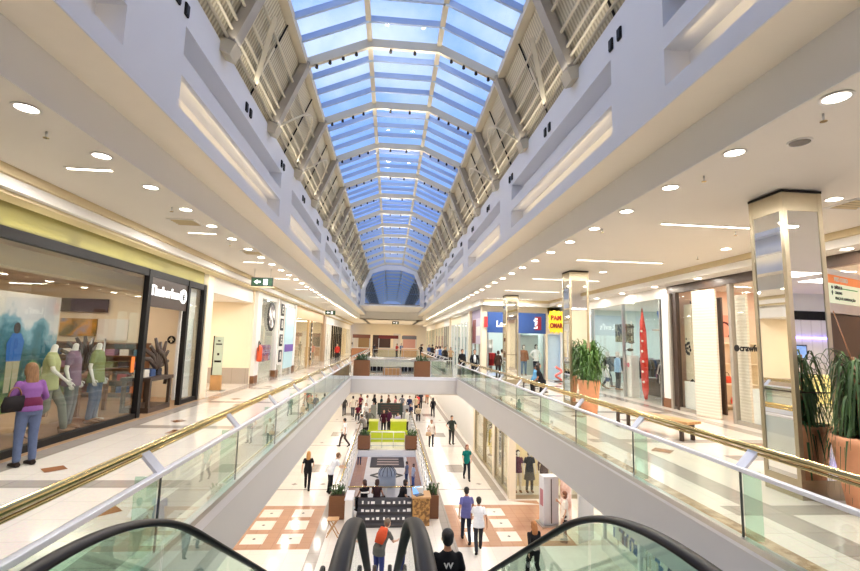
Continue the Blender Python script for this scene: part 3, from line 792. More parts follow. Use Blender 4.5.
for sx in (-1,1):
    for sy in (-1,1):
        m = MB(); m.box(sx*.33-.04,sx*.33+.04,sy*.5-.04,sy*.5+.04,.0,.85); m.build('leg', BROWN, bs2)
for k in range(7):
    a = .25+k*.42; m = MB(); m.tube([(0,0,.93),(.05,.35*math.cos(a),1.2+.35*math.sin(a)),(.0,.75*math.cos(a),1.3+.5*math.sin(a))],[.07,.06,.035],7); m.build('branch', DBROWN, bs2)
m = MB(); m.loft([((0,0,0),.14,.14),((0,.012,0),.14,.14)],20,0); m.box(-.03,.03,-.004,-.001,-.09,.07,1); m.ext([(-.09,-.02),(.09,-.02),(0,.1)],lambda u,v:(u,-.004,v),(0,.003,0),1)
o = m.build('wall_emblem',[BLACK,CREAM],None,(-7.67,16.87,2.0)); tag(o,'small round black emblem on the cream wall inside the shop entrance','emblem')
m = MB(); m.box(-.01,.01,-.07,.07,-.2,.2); o = m.build('window_sticker', paint(226,120,40), None, (-6.53,12.4,1.4)); tag(o,'small orange notice on the shop glass beside the black post','sticker')

# ================================================================== west recess and next shops
m = MB(); m.box(-14,-6.45,22.0,22.2,.0,4.4,0); m.box(-14,-13.8,17,22,0,4.4,0); m.box(-14,-6.7,17.06,17.2,0,4.4,0); struct(m.build('wall_recess', CREAM))
m = MB(); m.box(-13.8,-6.5,17.2,22,3.75,4.4,0); struct(m.build('ceiling', WHITE))
m = MB(); m.box(-13.8,-6.45,21.97,21.999,0,.72,0); struct(m.build('baseboard_recess', GTILE))
area('recess_lamp', (-9,19.6,3.7), 3,1.5, 110, (1,.84,.66))
ts = thing('totem_sign','slim glass information totem with a wooden foot in front of the cream recess wall','sign',(-6.95,19.1,0))
m = MB(); m.box(-.42,.42,-.3,.3,0,.04); m.build('base', STEEL, ts)
m = MB(); m.box(-.1,.32,-.06,.06,.04,.62); m.build('wooden_foot', LWOOD, ts)
m = MB(); m.box(-.06,.3,-.012,.012,.62,2.15); m.build('glass_panel', paint(196,214,200,.15), ts)
for z,h,w_ in ((1.95,.05,.1),(1.82,.05,.24),(1.4,.09,.08),(1.12,.08,.26)):
    m = MB(); m.box(.12-w_/2,.12+w_/2,-.018,-.012,z,z+h); m.build('printed_line', BLACK, ts)
m = MB(); m.box(-.1,-.07,-.03,.03,.62,2.17); m.build('frame', BLACK, ts)
es = thing('exit_sign','green and white exit sign hanging from the ceiling by the recess wall','sign',(-4.9,17.6,4.24))
m = MB(); m.box(-.4,.4,-.03,.03,-.17,.17); m.build('sign_box', paint(36,48,40), es)
m = MB(); m.box(-.37,.37,-.036,-.03,-.13,.13); m.build('sign_face', paint(24,70,44), es)
m = MB(); m.ext([(-.3,0),(-.17,.09),(-.17,.035),(-.05,.035),(-.05,-.035),(-.17,-.035),(-.17,-.09)],lambda u,v:(u,-.042,v),(0,.006,0)); m.box(.05,.2,-.04,-.035,-.11,.11); m.build('arrow_pictogram', LENSW, es)
m = MB(); m.ell((.12,-.045,.06),(.028,.006,.028),8,6); m.beam((.12,-.045,.04),(.11,-.045,-.03),.045,.01); m.beam((.11,-.045,-.03),(.06,-.045,-.09),.03,.01); m.beam((.11,-.045,-.03),(.17,-.045,-.09),.03,.01); m.build('running_figure', paint(24,70,44), es)
m = MB(); m.box(-.45,.45,-.05,.05,-.21,-.17); m.build('lower_tray', BEIGE, es)
m = MB()
for x in (-.3,.3): m.tube([(x,0,.17),(x,0,.51)],.008,6)
m.build('hanger', STEEL, es)
e2 = dup(es,(-4.9,37.5,4.24),0,'smaller looking exit sign farther along the wooden framed shop walkway')

def shop_shell(side, x, y0, y1, depth, wallm, ceilm=WHITE, power=60, h=4.745, color=(1,.92,.82)):
    s = side; m = MB(); xa = x+s*depth
    m.box(*sorted((xa,xa+s*.1)),y0,y1,0,h,0); m.box(*sorted((x+s*.1,xa)),y0,y0+.06,0,h,0); m.box(*sorted((x+s*.1,xa)),y1-.06,y1,0,h,0)
    struct(m.build('wall_shop', wallm))
    m = MB(); m.box(*sorted((x+s*.12,xa)),y0,y1,4.28,4.36); struct(m.build('ceiling', ceilm))
    if power: area('shop_lamp', (x+s*depth*.55,(y0+y1)/2,4.22), depth*.7,(y1-y0)*.7, power, color)
winN = [4]
def shopfront(side, x, y0, y1, posts, framem, header=None, hz=3.6, top=4.36, glass=True, fw=.1):
    w = sempty('window_%d' % winN[0]); winN[0] += 1; s = side
    m = MB(); m.box(*sorted((x-s*.02,x+s*.1)),y0,y1,hz,top); m.build('header', header or framem, w)
    for a in posts:
        m = MB(); m.box(*sorted((x-s*.04,x+s*.1)),a-fw/2,a+fw/2,0,hz); m.build('mullion', framem, w)
    ps = sorted(posts)
    if glass:
        for a,b in zip(ps[:-1],ps[1:]):
            m = MB(); m.box(*sorted((x+s*.03,x+s*.034)),a+fw/2,b-fw/2,.0,hz); m.build('glass_pane', SGLASS, w)
    return w
# shop with the vertical letter blocks
LB = paint(190,226,236,.3)
shop_shell(-1,-6.4,22.3,31.0,5,WHITE,WHITE,130)
shopfront(-1,-6.4,22.9,31,[23.0,26.3,28.2,30.8],WHITE,WHITE,4.1,4.4)
m = MB(); m.box(-6.5,-6.3,22.2,22.95,0,4.36); m.box(-6.5,-6.3,26.2,26.5,0,4.36); m.box(-6.5,-6.3,30.8,31.3,0,4.36); struct(m.build('wall_pier', WHITE))
m = MB()
for a in (22.2,26.2,30.8): m.box(-6.52,-6.27,a-.02,a+.6,0,.35)
struct(m.build('baseboard_west', BROWN))
bl = thing('letter_block_sign','tall white blade sign with black letter blocks spelling downwards beside the light blue panel','sign',(-6.3,27.2,0))
m = MB(); m.box(-.04,.0,-.42,.42,.6,4.2); m.build('blade', WHITE, bl)
for zz,ch in ((3.75,'E'),(2.9,'B'),(2.0,'E'),(1.1,'B')):
    m = MB(); m.box(0,.02,-.36,.36,zz-.34,zz+.34); m.build('letter_block', BLACK, bl)
    lettering(ch,.62,WHITE,(.03,0,zz),FACE_PX,bl,.008,'CENTER',.012,'block_letter')
m = MB(); m.box(-6.36,-6.32,28.3,30.7,.3,4.05); o = m.build('window_banner', LB); tag(o,'light blue vertical banner filling the shop window beside the letter blocks','banner')
m = MB(); m.box(-6.31,-6.3,28.3,30.7,1.3,1.75); o = m.build('window_strip', paint(110,80,160)); tag(o,'purple strip across the light blue banner','banner strip')
m = MB(); m.disc((0,0,0),.78,.03,32,0,'x'); m.disc((.03,0,0),.6,.01,32,1,'x'); o = m.build('round_poster',[BLACK,ramp_noise_mat('frozen_print',[(0,(40,40,44)),(.45,(90,80,80)),(.55,(220,214,206)),(1,(250,250,250))],3)],None,(-6.36,25.0,3.25)); tag(o,'big round dark poster hanging in the glass shop window by the recess','poster')
m = MB(); m.box(-6.9,-6.6,23.2,26.2,.9,1.75,0); o = m.build('display_counter', ramp_noise_mat('toy_print',[(0,(90,60,140)),(.4,(200,60,70)),(.55,(90,80,170)),(.7,(230,200,210)),(1,(250,250,250))],2.5)); tag(o,'colourful red and purple display counter behind the glass under the round poster','counter')
fe = thing('mounted_fire_extinguisher','orange red fire extinguisher with a black hose fixed to the pier beside the recess','fire extinguisher',(-6.15,22.45,1.0))
m = MB(); m.lathe([(.02,.0),(.12,.02),(.13,.1),(.13,.62),(.08,.72),(.04,.76),(.04,.8)],(0,0,0),16); m.build('cylinder_body', paint(220,84,40,.3), fe)
m = MB(); m.box(-.03,.03,-.02,.02,.8,.9); m.build('valve', BLACK, fe)
m = MB(); m.tube([(0,-.02,.86),(0,-.2,.98),(0,-.28,.8),(0,-.22,.5)],.02,7); m.build('hose', BLACK, fe)
# wooden framed shop
WF = mat('beige_wood_frame',(206,170,120),.4,var=.1,scale=3,stretch=(1,1,6))
shop_shell(-1,-6.4,31.3,45,5,CREAM,WHITE,170)
shopfront(-1,-6.4,31.3,45,[31.4,36.6,38.2,44.4],WF,WF,3.55,4.36,True,.35)
m = MB(); m.box(-6.5,-6.28,44.2,45.4,0,4.36); struct(m.build('wall_pier', GOLDF if 0 else mat('stone_pier',(170,140,110),.5,var=.1)))
vs = thing('hanging_sign_blade','dark vertical sign blade with white marks inside the wooden framed shop','sign',(-6.3,37.6,0))
m = MB(); m.box(-.03,0,-.25,.25,.4,3.4); m.build('blade', BLACK, vs)
for k in range(7):
    m = MB(); m.box(0,.01,-.15,.15,.6+.38*k,.75+.38*k); m.build('printed_mark', WHITE, vs)
# more distant shops on the west side
specs = [(45.4,50,WHITE,(1,.95,.9)),(50,55.5,BLACK,(1,.9,.8)),(55.5,61,BLACK,(.9,.95,1)),(61,67,CREAM,(1,.85,.6)),(67,75,WHITE,(1,.9,.75))]
for a,b,fm,cl in specs:
    shop_shell(-1,-6.4,a,b,4,CREAM,WHITE,110,4.745,cl)
    shopfront(-1,-6.4,a,b,[a+.12,(a*2+b)/3,(a+2*b)/3,b-.12],fm,WHITE,3.6,4.36,True,.22)

# ================================================================== east side shops
# shop with ribbed panels (WR = 10.2, Y 9.6..15.9)
m = MB(); m.box(WR,WR+.2,16.0,16.4,0,4.4,0); m.box(WR,WR+.2,22.5,22.9,0,4.4,0); m.box(WR+.3,WR+.5,26.7,27.6,0,4.4,0); struct(m.build('wall_pier_east', WHITE))
m = MB(); m.box(WR-.03,WR+.23,15.98,16.42,0,.32); m.box(WR-.03,WR+.23,22.48,22.92,0,.3); struct(m.build('baseboard_east', BROWN))
RIBP = bands_mat('ribbed_white_panel',(240,230,214),(226,214,196),3.4,'Z',.5,0,.25)
PINKW = mat('pink_beige_wall',(226,196,176),.6,var=.05)
shop_shell(1,WR,8.4,16.0,4.5,PINKW,WHITE,190,4.745,(1,.9,.76))
w = sempty('window_%d' % winN[0]); winN[0] += 1
m = MB(); m.box(WR-.02,WR+.12,8.4,16.0,4.12,4.4); m.build('header', DBROWN, w)
for a in (15.85,15.5,14.32,12.86,11.2):
    m = MB(); m.box(WR-.06,WR+.08,a-.06,a+.06,0,4.12); m.build('mullion', GIRD if a != 15.5 else DBROWN, w)
for a,b in ((14.32,15.5),(11.2,12.86),(9.0,11.2)):
    m = MB(); m.box(WR+.02,WR+.024,a+.06,b-.06,.12,4.1); m.build('glass_pane', SGLASS, w)
    m = MB(); m.box(WR-.04,WR+.06,a,b,0,.12); m.build('bottom_frame', GIRD, w)
m = MB(); m.box(WR+.01,WR+.06,15.56,15.8,0.1,4.1); m.build('dark_panel', DBROWN, w)
m = MB(); m.box(11.0,11.06,14.32,15.9,.02,3.88); struct(m.build('wall_window_back', DBROWN))
# ribbed panels (angled door leaf and hanging boards)
def panel(name, label, x, y, w_, z0, z1, rz, mt=None):
    m = MB(); m.box(-.04,.04,-w_/2,w_/2,z0,z1); o = m.build(name, mt or RIBP, None, (x,y,0), rz); tag(o,label,'panel'); return o
panel('ribbed_panel','wide ribbed white panel standing angled at the entrance beside the shoe window',10.12,13.93,.84,.02,4.05,.25)
panel('ribbed_panel','ribbed white panel behind the glass with the black script sign',10.5,12.95,.62,.02,3.8,.1)
panel('display_board','narrow cream board hanging in the shoe window with a black flower mark',10.52,15.3,.34,1.05,3.7,.1,CREAM)
m = MB()
for k in range(9):
    a = 2*PI*k/9; m.ell((0,.14*math.cos(a)*(1+.4*(k%2)),.2*math.sin(a)*(1+.3*(k%3==0))),(.01,.075,.075),8,6)
m.ell((0,.1,.4),(.01,.05,.05),8,6); m.ell((0,0,0),(.012,.06,.06),8,6)
o = m.build('flower_decal', BLACK, None, (10.17,14.9,2.15)); o.scale = (1,.7,.8); tag(o,'black flower cluster decal on the glass of the shoe window','decal')
sg = thing('script_sign','black round mark and lettering on the glass of the ribbed panel shop','sign',(10.16,12.25,2.2))
m = MB(); m.loft([((0,.42,0),.1,.1),((.012,.42,0),.1,.1)],18,0,True,(0,1,0)); m.build('round_mark', BLACK, sg)
lettering('crawford',.26,BLACK,(0,-.18,0),FACE_MX,sg,.006,'CENTER',.008)
SHOE = {}
def shoe(loc, rz, rgb, label, group):
    if 'p' not in SHOE:
        r = thing('display_shoe',label,'shoe',(0,0,0),0,group)
        m = MB(); m.loft([((0,-.11,.05),.035,.045),((0,-.04,.055),.038,.05),((0,.05,.035),.042,.032),((0,.12,.025),.03,.018)],12); m.build('upper', cloth(*rgb), r)
        m = MB(); m.box(-.04,.04,-.14,.15,0,.016); m.box(-.03,.03,-.15,-.09,0,.05); m.build('sole', BLACK, r)
        SHOE['p'] = r; r.location = loc; r.rotation_euler = (0,0,rz); return r
    r = dup(SHOE['p'], loc, rz, label, group); r.children[0].material_slots[0].link = 'OBJECT'
    for c in r.children:
        if c.name.startswith('upper'): c.material_slots[0].link = 'OBJECT'; c.material_slots[0].material = cloth(*rgb)
    return r
def plinth(label, x,y,sx,sy,h):
    m = MB(); m.box(-sx/2,sx/2,-sy/2,sy/2,0,h); o = m.build('display_plinth', mat('white_lacquer',(248,244,238),.3,var=.01), None, (x,y,.015), 0, .01); tag(o,label,'plinth')  # plain white lacquer on the shoe plinths
plinth('white display plinth with shoes in the window with the flower decal',10.6,14.92,.55,.95,1.0)
plinth('white display plinth with shoes in the window with the script sign',10.5,11.95,.3,.9,1.05)
plinth('low white display plinth with shoes in front of the ribbed panel glass',10.42,15.0,.0001+.2,.8,.3) if 0 else None
for i in range(3): shoe((10.5,14.62+.28*i,1.015),PI/2+.3*i,(40,36,36),'dark shoe on the plinth behind the flower decal','shoes on the plinth behind the flower decal')
for i in range(3): shoe((10.5,11.65+.3*i,1.065),PI/2+.4*i,(120,60,40),'brown shoe on the plinth behind the script sign','shoes on the plinth behind the script sign')
def bag(label, loc, rgb, rz=0, group=None, s=1):
    r = thing('handbag',label,'handbag',loc,rz,group)
    m = MB(); m.loft([((0,0,0),.17*s,.06*s),((0,0,.1*s),.19*s,.08*s),((0,0,.24*s),.15*s,.05*s)],14); m.build('bag_body', cloth(*rgb), r)
    m = MB(); m.tube([(.1*s*math.cos(a),0,.22*s+.16*s*math.sin(a)) for a in [PI*k/8 for k in range(9)]],.012*s,6); m.build('handle', BROWN, r)
    return r
shelf_unit('cream shelving with coral handbags behind the gap between the ribbed panels',(12.1,15.68,.0),0,2.2,2.4,4,CREAM)
for i,(x,z) in enumerate(((11.4,.93),(12.1,.93),(11.7,1.67),(12.5,1.67),(11.5,.2),(12.4,.2))):
    bag('coral red handbag on the cream shelving behind the ribbed panels',(x,15.64,z+.02),(222,90,64),0,'coral handbags on the cream shelving')
for i,(y,z,l) in enumerate(((13.35,3.2,'pink square poster with a dark curl, higher of the two in the shop gap'),(12.75,2.75,'pink square poster with a dark curl, lower of the two in the shop gap'))):
    p = thing('pink_poster',l,'poster',(11.55 if z > 3 else 12.35,15.9,z+.25),-PI/2+PI)
    m = MB(); m.box(0,.03,-.36,.36,-.4,.4); m.build('print', paint(226,150,128), p)
    m = MB(); m.tube([(-.01,.2*math.cos(a),.2*math.sin(a)-.02*k) for k,a in enumerate([.3+.35*q for q in range(12)])],.035,6); m.build('curl', paint(90,30,30), p)
# shop with the red surfboard (Y 16.4..26.6)
TEAL = mat('pale_teal_wall',(206,222,220),.5,var=.04)
shop_shell(1,WR,16.4,26.7,7,TEAL,WHITE,230,4.745,(.96,.98,1))
shopfront(1,WR,16.4,22.5,[16.5,19.3,22.4],STEEL,WHITE,4.0,4.4,True,.05)
sb = thing('surfboard_display','tall red surfboard with white marks standing in the glass shop front','surfboard',(10.55,18.25,.015))
m = MB(); m.loft([((0,.0,.0),.1,.03),((0,.02,.4),.24,.045),((0,.05,1.6),.3,.05),((0,.08,2.8),.24,.045),((0,.1,3.75),.03,.02)],18,0,True,(0,1,0)); m.build('board', paint(196,44,36,.25), sb)
m = MB()
for k in range(6): m.ell((-.05,.05+.05*(k%2),.7+.42*k),(.012,.09,.05),10,6)
m.build('printed_mark', WHITE, sb)
m = MB(); m.ell((-.055,.08,3.1),(.015,.13,.25),12,8); m.build('oval_emblem', paint(220,60,50), sb)
pd = thing('white_pedestal','white pedestal with a pink badge in front of the red surfboard','pedestal',(10.5,19.15,.015))
m = MB(); m.box(-.18,.18,-.24,.24,0,1.75); m.build('column_box', LENSW if 0 else WHITE, pd, bevel=.01)
m = MB(); m.disc((-.19,0,1.35),.1,.012,14,0,'x'); m.build('badge', paint(220,90,120), pd)
ht = thing('hat_tree','slim white stand with four dark caps above the white pedestal','stand',(10.5,19.15,1.765))
m = MB(); m.tube([(0,0,0),(0,0,1.5)],.02,8); m.build('pole', WHITE, ht)
for k in range(4):
    m = MB(); m.ell((-.05,.05*(-1)**k,.25+.33*k),(.14,.14,.07),12,6); m.box(-.26,-.1,-.08,.08,.22+.33*k,.235+.33*k); m.build('cap', BLACK, ht)
cb = thing('camouflage_box','square camouflage print box sign hanging beside the surfboard tip','display',(10.6,19.95,2.75))
m = MB(); m.box(-.2,.2,-.45,.45,-.4,.4); m.build('box_body', ramp_noise_mat('camouflage_print',[(0,(30,34,26)),(.45,(60,66,44)),(.52,(150,150,120)),(.6,(50,50,40)),(1,(20,22,18))],4), cb)
m = MB(); m.tube([(0,0,.4),(0,0,1.13)],.01,6); m.build('hanger', STEEL, cb)
ccl = thing('blue_coral_ornament','bright blue coral shaped ornament on a high shelf in the glass shop','ornament',(11.3,18.0,2.9))
for k in range(11):
    a = k*.9; m = MB(); m.tube([(0,0,0),(.1*math.cos(a),.22*math.sin(a),.3),(.15*math.cos(a+.3),.36*math.sin(a+.2),.45+.4*((k*7)%5)/5)],[.05,.05,.03],7); m.build('branch', paint(50,120,210,.4), ccl)
m = MB(); m.box(-.3,.3,-1.0,.6,-.06,0); o = m.build('high_shelf', WHITE, None, (11.3,17.8,2.9)); tag(o,'white high shelf carrying the blue coral ornament','shelf')
def rack(label, loc, rz, n, W=1.6, palette=PALT, grp='clothes', h=1.5):
    r = thing('clothes_rack', label, 'clothes rack', loc, rz)
    for s in (-1,1):
        m = MB(); m.tube([(s*W/2,0,0),(s*W/2,0,h)],.018,8); m.tube([(s*W/2,-.25,.02),(s*W/2,.25,.02)],.018,8); m.build('upright', STEEL, r)
    m = MB(); m.tube([(-W/2,0,h),(W/2,0,h)],.018,8); m.build('hanging_rail', STEEL, r)
    c, s_ = math.cos(rz), math.sin(rz)
    for i in range(n):
        x = -W/2+.1+(W-.2)*i/(n-1)
        garment((loc[0]+x*c, loc[1]+x*s_, loc[2]+h), rz, random.choice(palette), 'shirt hanging on the '+grp, 'shirts hanging on the '+grp)
GM = {}
def garment(loc, rz, rgb, label, group):
    if 'p' not in GM:
        m = MB(); m.ext([(-.2,-.08),(-.05,-.02),(.05,-.02),(.2,-.08),(.3,-.45),(.22,-.48),(.19,-.3),(.2,-.85),(-.2,-.85),(-.19,-.3),(-.22,-.48),(-.3,-.45)], lambda u,v:(-.025,u,v), (.05,0,0), 0)
        m.tube([(0,0,-.04),(0,0,.0)],.006,5,1); GM['p'] = m.mesh('hanging_shirt'); GM['p'].materials.append(WHITE); GM['p'].materials.append(STEEL)
    o = bpy.data.objects.new('hanging_shirt', GM['p']); COL.objects.link(o); o.location = loc; o.rotation_euler = (0,0,rz)
    o.material_slots[0].link = 'OBJECT'; o.material_slots[0].material = cloth(*rgb); tag(o,label,'shirt',group)
rack('steel clothes rack right inside the glass of the surf shop'.replace('right ',''),(11.4,18.0,.015),PI/2,9,1.1,[(240,238,232),(120,110,100),(80,80,84)],'rack below the blue coral ornament')
rack('steel clothes rack behind the red surfboard',(13.4,18.4,.015),PI/2,12,1.8,[(50,50,54),(90,80,70),(200,196,190)],'rack behind the red surfboard')
rack('steel clothes rack at the rear of the surf shop',(14.5,20.6,.015),PI/2,14,2.6,PALT,'rack at the rear of the surf shop')
rack('steel clothes rack with dark shirts behind the mirrored column with the palm',(12.0,21.6,.015),PI/2,12,1.6,[(40,42,48),(70,70,76),(60,80,110)],'rack of dark shirts behind the palm')
shelf_unit('pale wall shelving with folded clothes at the back of the surf shop',(16.8,19.5,.015),PI/2,4.5,2.0,5,WHITE); fill_shelf((16.8,19.5,.015),PI/2,4.5,2.0,5,'pale shelving of the surf shop')
# sign facade between the mirrored column and the frame edge
dw = thing('directory_wall','dark brown wall block carrying the pale green direction board behind the drooping plant','directory',(8.35,8.15,0),.42)
m = MB(); m.box(0,3.2,.05,.25,0,2.93); m.build('dark_wall', DARKW, dw)
m = MB(); m.box(0,3.2,.251,.29,0,3.83); m.build('rear_panel', CREAM, dw)
m = MB(); m.box(0,3.2,0,.2,2.95,3.15); m.build('grey_base_panel', paint(206,196,190), dw)
m = MB(); m.box(0,3.2,0,.2,3.15,3.55); m.build('green_panel', mat('backlit_pale_green',(222,234,206),.4,var=.02,emit=.3), dw)
m = MB(); m.box(0,3.2,-.01,.2,3.55,3.72); m.build('orange_header', mat('backlit_orange',(226,130,62),.4,var=.02,emit=.25), dw)
m = MB(); m.box(-.02,3.22,-.02,.22,3.72,3.83); m.build('white_top', WHITE, dw)
TX = .62
lettering('PISO OURO',.12,WHITE,(TX-.02,-.016,3.635),FACE_MY,dw,.004,'LEFT',.004)
lettering('SAÍDA H',.09,BLACK,(TX,-.006,3.47),FACE_MY,dw,.003,'LEFT',.003)
lettering('CINEMAS',.08,BLACK,(TX,-.006,3.36),FACE_MY,dw,.003,'LEFT',0)
lettering('PRAÇA DE ALIMENTAÇÃO',.08,BLACK,(TX,-.006,3.25),FACE_MY,dw,.003,'LEFT',0)
m = MB(); m.box(TX+.36,TX+1.1,-.006,0,3.455,3.475); m.build('green_line', paint(90,160,90), dw)
m = MB(); m.ext([(0,0),(.05,.04),(.05,.015),(.09,.015),(.09,-.015),(.05,-.015),(.05,-.04)],lambda u,v:(TX-.15+u,-.006,3.47+v),(0,.006,0)); m.ext([(.0,.05),(.04,0),(.015,0),(.015,-.045),(-.015,-.045),(-.015,0),(-.04,0)],lambda u,v:(TX-.11+u,-.006,3.36+v),(0,.006,0)); m.build('arrow', BLACK, dw)
m = MB(); m.box(1.2,2.2,.01,.05,1.0,1.9); m.build('inset_panel', paint(40,32,30,.2), dw)

# blue fascia shop facing down the walkway (Y = 27.6)
BLUE = paint(40,74,136,.4)
m = MB(); m.box(5.58,5.9,27.62,28.1,0,4.4); m.box(9.58,9.72,27.62,27.9,0,4.4); m.box(9.72,10.6,27.64,27.7,2.76,4.4); m.box(5.58,10.6,27.64,27.7,4.05,4.75); struct(m.build('wall_pier_blue_shop', CREAM))
m = MB(); m.box(5.9,10.3,33,33.1,0,4.4); m.box(9.62,9.72,27.9,33,0,4.4); m.box(5.92,5.98,28.1,33,0,4.4); struct(m.build('wall_shop', TEAL))
m = MB(); m.box(5.9,10.2,27.75,33,4.05,4.15); struct(m.build('ceiling', WHITE))
area('shop_lamp',(7.8,30,4.0),3,3,130,(1,.96,.9))
fs = thing('shop_fascia','wide dark blue shop fascia with white lettering behind the slender mirrored column','sign',(7.73,27.6,0))
m = MB(); m.box(-1.82,1.84,-.08,0,2.78,4.04); m.build('board', BLUE, fs)
lettering("Levi's",.5,LENSW,(-1.28,-.09,3.3),FACE_MY,fs,.01,'LEFT',.012,sx=.9)
m = MB(); m.box(1.15,1.55,-.1,-.08,3.0,3.82); m.build('red_tab', paint(140,30,50), fs)
lettering("Levi's",.3,LENSW,(1.2,-.11,3.41),(PI/2,-PI/2,0),fs,.006,'CENTER',.012,'tab_lettering')
m = MB(); m.box(-2.02,-1.82,-.12,0,3.1,3.75); m.build('red_side_tab', paint(196,50,50), fs)
w = sempty('window_%d' % winN[0], (0,0,0)); winN[0] += 1
m = MB()
for x in (5.96,7.35,7.95,9.5): m.box(x-.04,x+.04,27.58,27.68,0,2.78)
m.build('mullion', STEEL, w)
for a,b in ((7.99,9.46),): m = MB(); m.box(a,b,27.62,27.624,0,2.78); m.build('glass_pane', SGLASS, w)
m = MB(); m.box(-.72,.72,0,.04,0,2.5); o = m.build('window_backdrop', mat('pale_blue_backdrop',(206,220,216),.6,var=.03), None, (8.72,28.6,.2)); tag(o,'pale backdrop panel behind the posed mannequin couple in the blue fascia shop window','panel')
m = MB(); m.box(-.72,.72,-.45,.45,0,.2); o = m.build('window_platform', WHITE, None, (8.72,28.15,.0)); tag(o,'white window platform under the mannequin couple in the blue fascia shop','platform')
shelf_unit('white shelving with mixed folded goods inside the blue fascia shop entrance',(6.7,32.6,.0),0,1.3,2.4,5,WHITE); fill_shelf((6.7,32.6,0),0,1.3,2.4,5,'white shelving of the blue fascia shop')
rack('steel clothes rack just inside the blue fascia shop',(6.6,30.2,.0),0,10,1.1,[(170,50,50),(40,40,44),(200,60,60)],'rack just inside the blue fascia shop')
ys = thing('yellow_sign','ragged edged yellow shop sign with dark red block letters beside the blue fascia','sign',(9.77,26.3,3.48)); ys.scale = (.8,1,1)
m = MB(); pts = []
for k in range(28):
    a = 2*PI*k/28; rr = 1+.07*(-1)**k; pts.append((.56*rr*max(-1,min(1,1.25*math.cos(a))),.62*rr*max(-1,min(1,1.25*math.sin(a)))))
m.ext(pts, lambda u,v:(u,-.1,v),(0,.1,0)); m.build('yellow_board', mat('backlit_yellow',(246,206,40),.4,var=.04,emit=.25), ys)
lettering('PAM',.4,paint(150,40,24),(-.04,-.115,.22),FACE_MY,ys,.012,'CENTER',.02)
lettering('OMAR',.38,paint(150,40,24),(-.04,-.115,-.24),FACE_MY,ys,.012,'CENTER',.02,'lettering',.85)
m = MB(); m.box(9.72,10.62,27.72,27.8,.0,2.75); o = m.build('window_banner', paint(190,214,232,.4)); tag(o,'light blue panel under the yellow shop sign','panel')
st = thing('pink_sculpture','pink twisted sculpture standing on the floor under the yellow sign','sculpture',(9.9,26.3,0))
m = MB(); m.tube([(.18*math.cos(k*.8),.12*math.sin(k*.8),.08+.07*k) for k in range(12)],.07,8); m.build('twist', paint(226,120,110,.4), st)
m = MB(); m.disc((0,0,0),.25,.05,16); m.build('base', DBROWN, st)
# east shops beyond the blue one (x = 5.9)
for a,b,fm,hd,cl in ((28.1,33,GIRD,paint(170,160,190),(1,.95,.95)),(33,38,WHITE,WHITE,(.9,1,1)),(38,44,WHITE,CREAM,(.95,1,1)),(44,50,GIRD,WHITE,(1,.95,.85)),(50,60,CREAM,CREAM,(1,.85,.65)),(60,75,CREAM,WHITE,(1,.9,.7))):
    if a > 30: shop_shell(1,5.9,a+.12,b,4,TEAL,WHITE,100,4.745,cl)
    shopfront(1,5.9,a,b,[a+.15,a+(b-a)*.36,a+(b-a)*.68,b-.15],fm,hd,3.3 if a < 30 else 3.7,4.36,True,.3)
m = MB(); m.box(5.7,5.95,28.0,28.5,0,4.4); m.box(5.7,5.95,32.7,33.2,0,4.4); m.box(5.7,5.95,43.8,44.3,0,4.4); struct(m.build('wall_pier_east', CREAM))
bp = thing('picture_banner','tall mauve shop banner with a dark red block on the wall before the blue fascia','banner',(5.86,30.6,2.9))
m = MB(); m.box(-.05,0,-1.5,1.5,-.85,.85); m.build('banner_panel', paint(196,186,204), bp)
m = MB(); m.box(-.06,-.05,.2,1.4,-.8,.8); m.build('dark_block', paint(120,50,50), bp)
m = MB(); m.box(-.06,-.05,-1.2,0,-.3,.3); m.build('light_block', WHITE, bp)

# ---- far end shops
m = MB(); m.box(-12,11,78,78.2,0,4.75); struct(m.build('wall_far_end', CREAM))
area('far_lamp',(0,70,4.6),10,6,500,(1,.86,.66)); area('far_lamp',(0,62,4.68),7.5,.5,160,(1,.9,.75))
for i,(x0,x1,z1,mt,lab) in enumerate(((-5.4,-3.2,2.9,paint(150,120,80),'brown far shop opening beside the dark one'),(-3.0,.2,2.9,paint(60,34,30),'dark brown far shop opening with a black strip'),(.45,1.9,3.2,paint(214,206,200),'pale grey far end panel between the shops'),(2.1,4.4,3.0,paint(200,150,140),'pinkish far shop front'),)):
    r = thing('far_shopfront',lab,'shop front',((x0+x1)/2,77.95,0)); W = (x1-x0)/2
    m = MB(); m.box(-W,W,-.05,0,0,z1); m.build('opening', mt, r)
    m = MB(); m.box(-W-.1,W+.1,-.15,0,z1,z1+.25); m.build('lintel', CREAM, r)
    for s in (-1,1):
        m = MB(); m.box(s*W-.1,s*W+.1,-.12,0,0,z1); m.build('jamb', CREAM, r)
es3 = dup(es,(.6,56,4.25),0,'dark looking exit sign hanging across the far middle of the hall')

# ---- things behind the camera that the column mirrors show
BRICKW = tile_mat('white_painted_brick',(232,226,230),(206,198,204),.5,.2,.5,.03,.02,.5)
m = MB(); m.box(4.5,30,-6.3,-6.1,0,3.55,0); struct(m.build('wall_brick_south', BRICKW))
m = MB(); m.box(4.5,30,-6.35,-6.05,3.55,3.95,0); struct(m.build('trim_8', BLACK))
m = MB(); m.box(12,26,-6.09,-6.03,2.7,2.77); o = m.build('mounted_neon_tube', NEON); tag(o,'long violet neon tube on the white brick wall seen only in the column mirror','light')

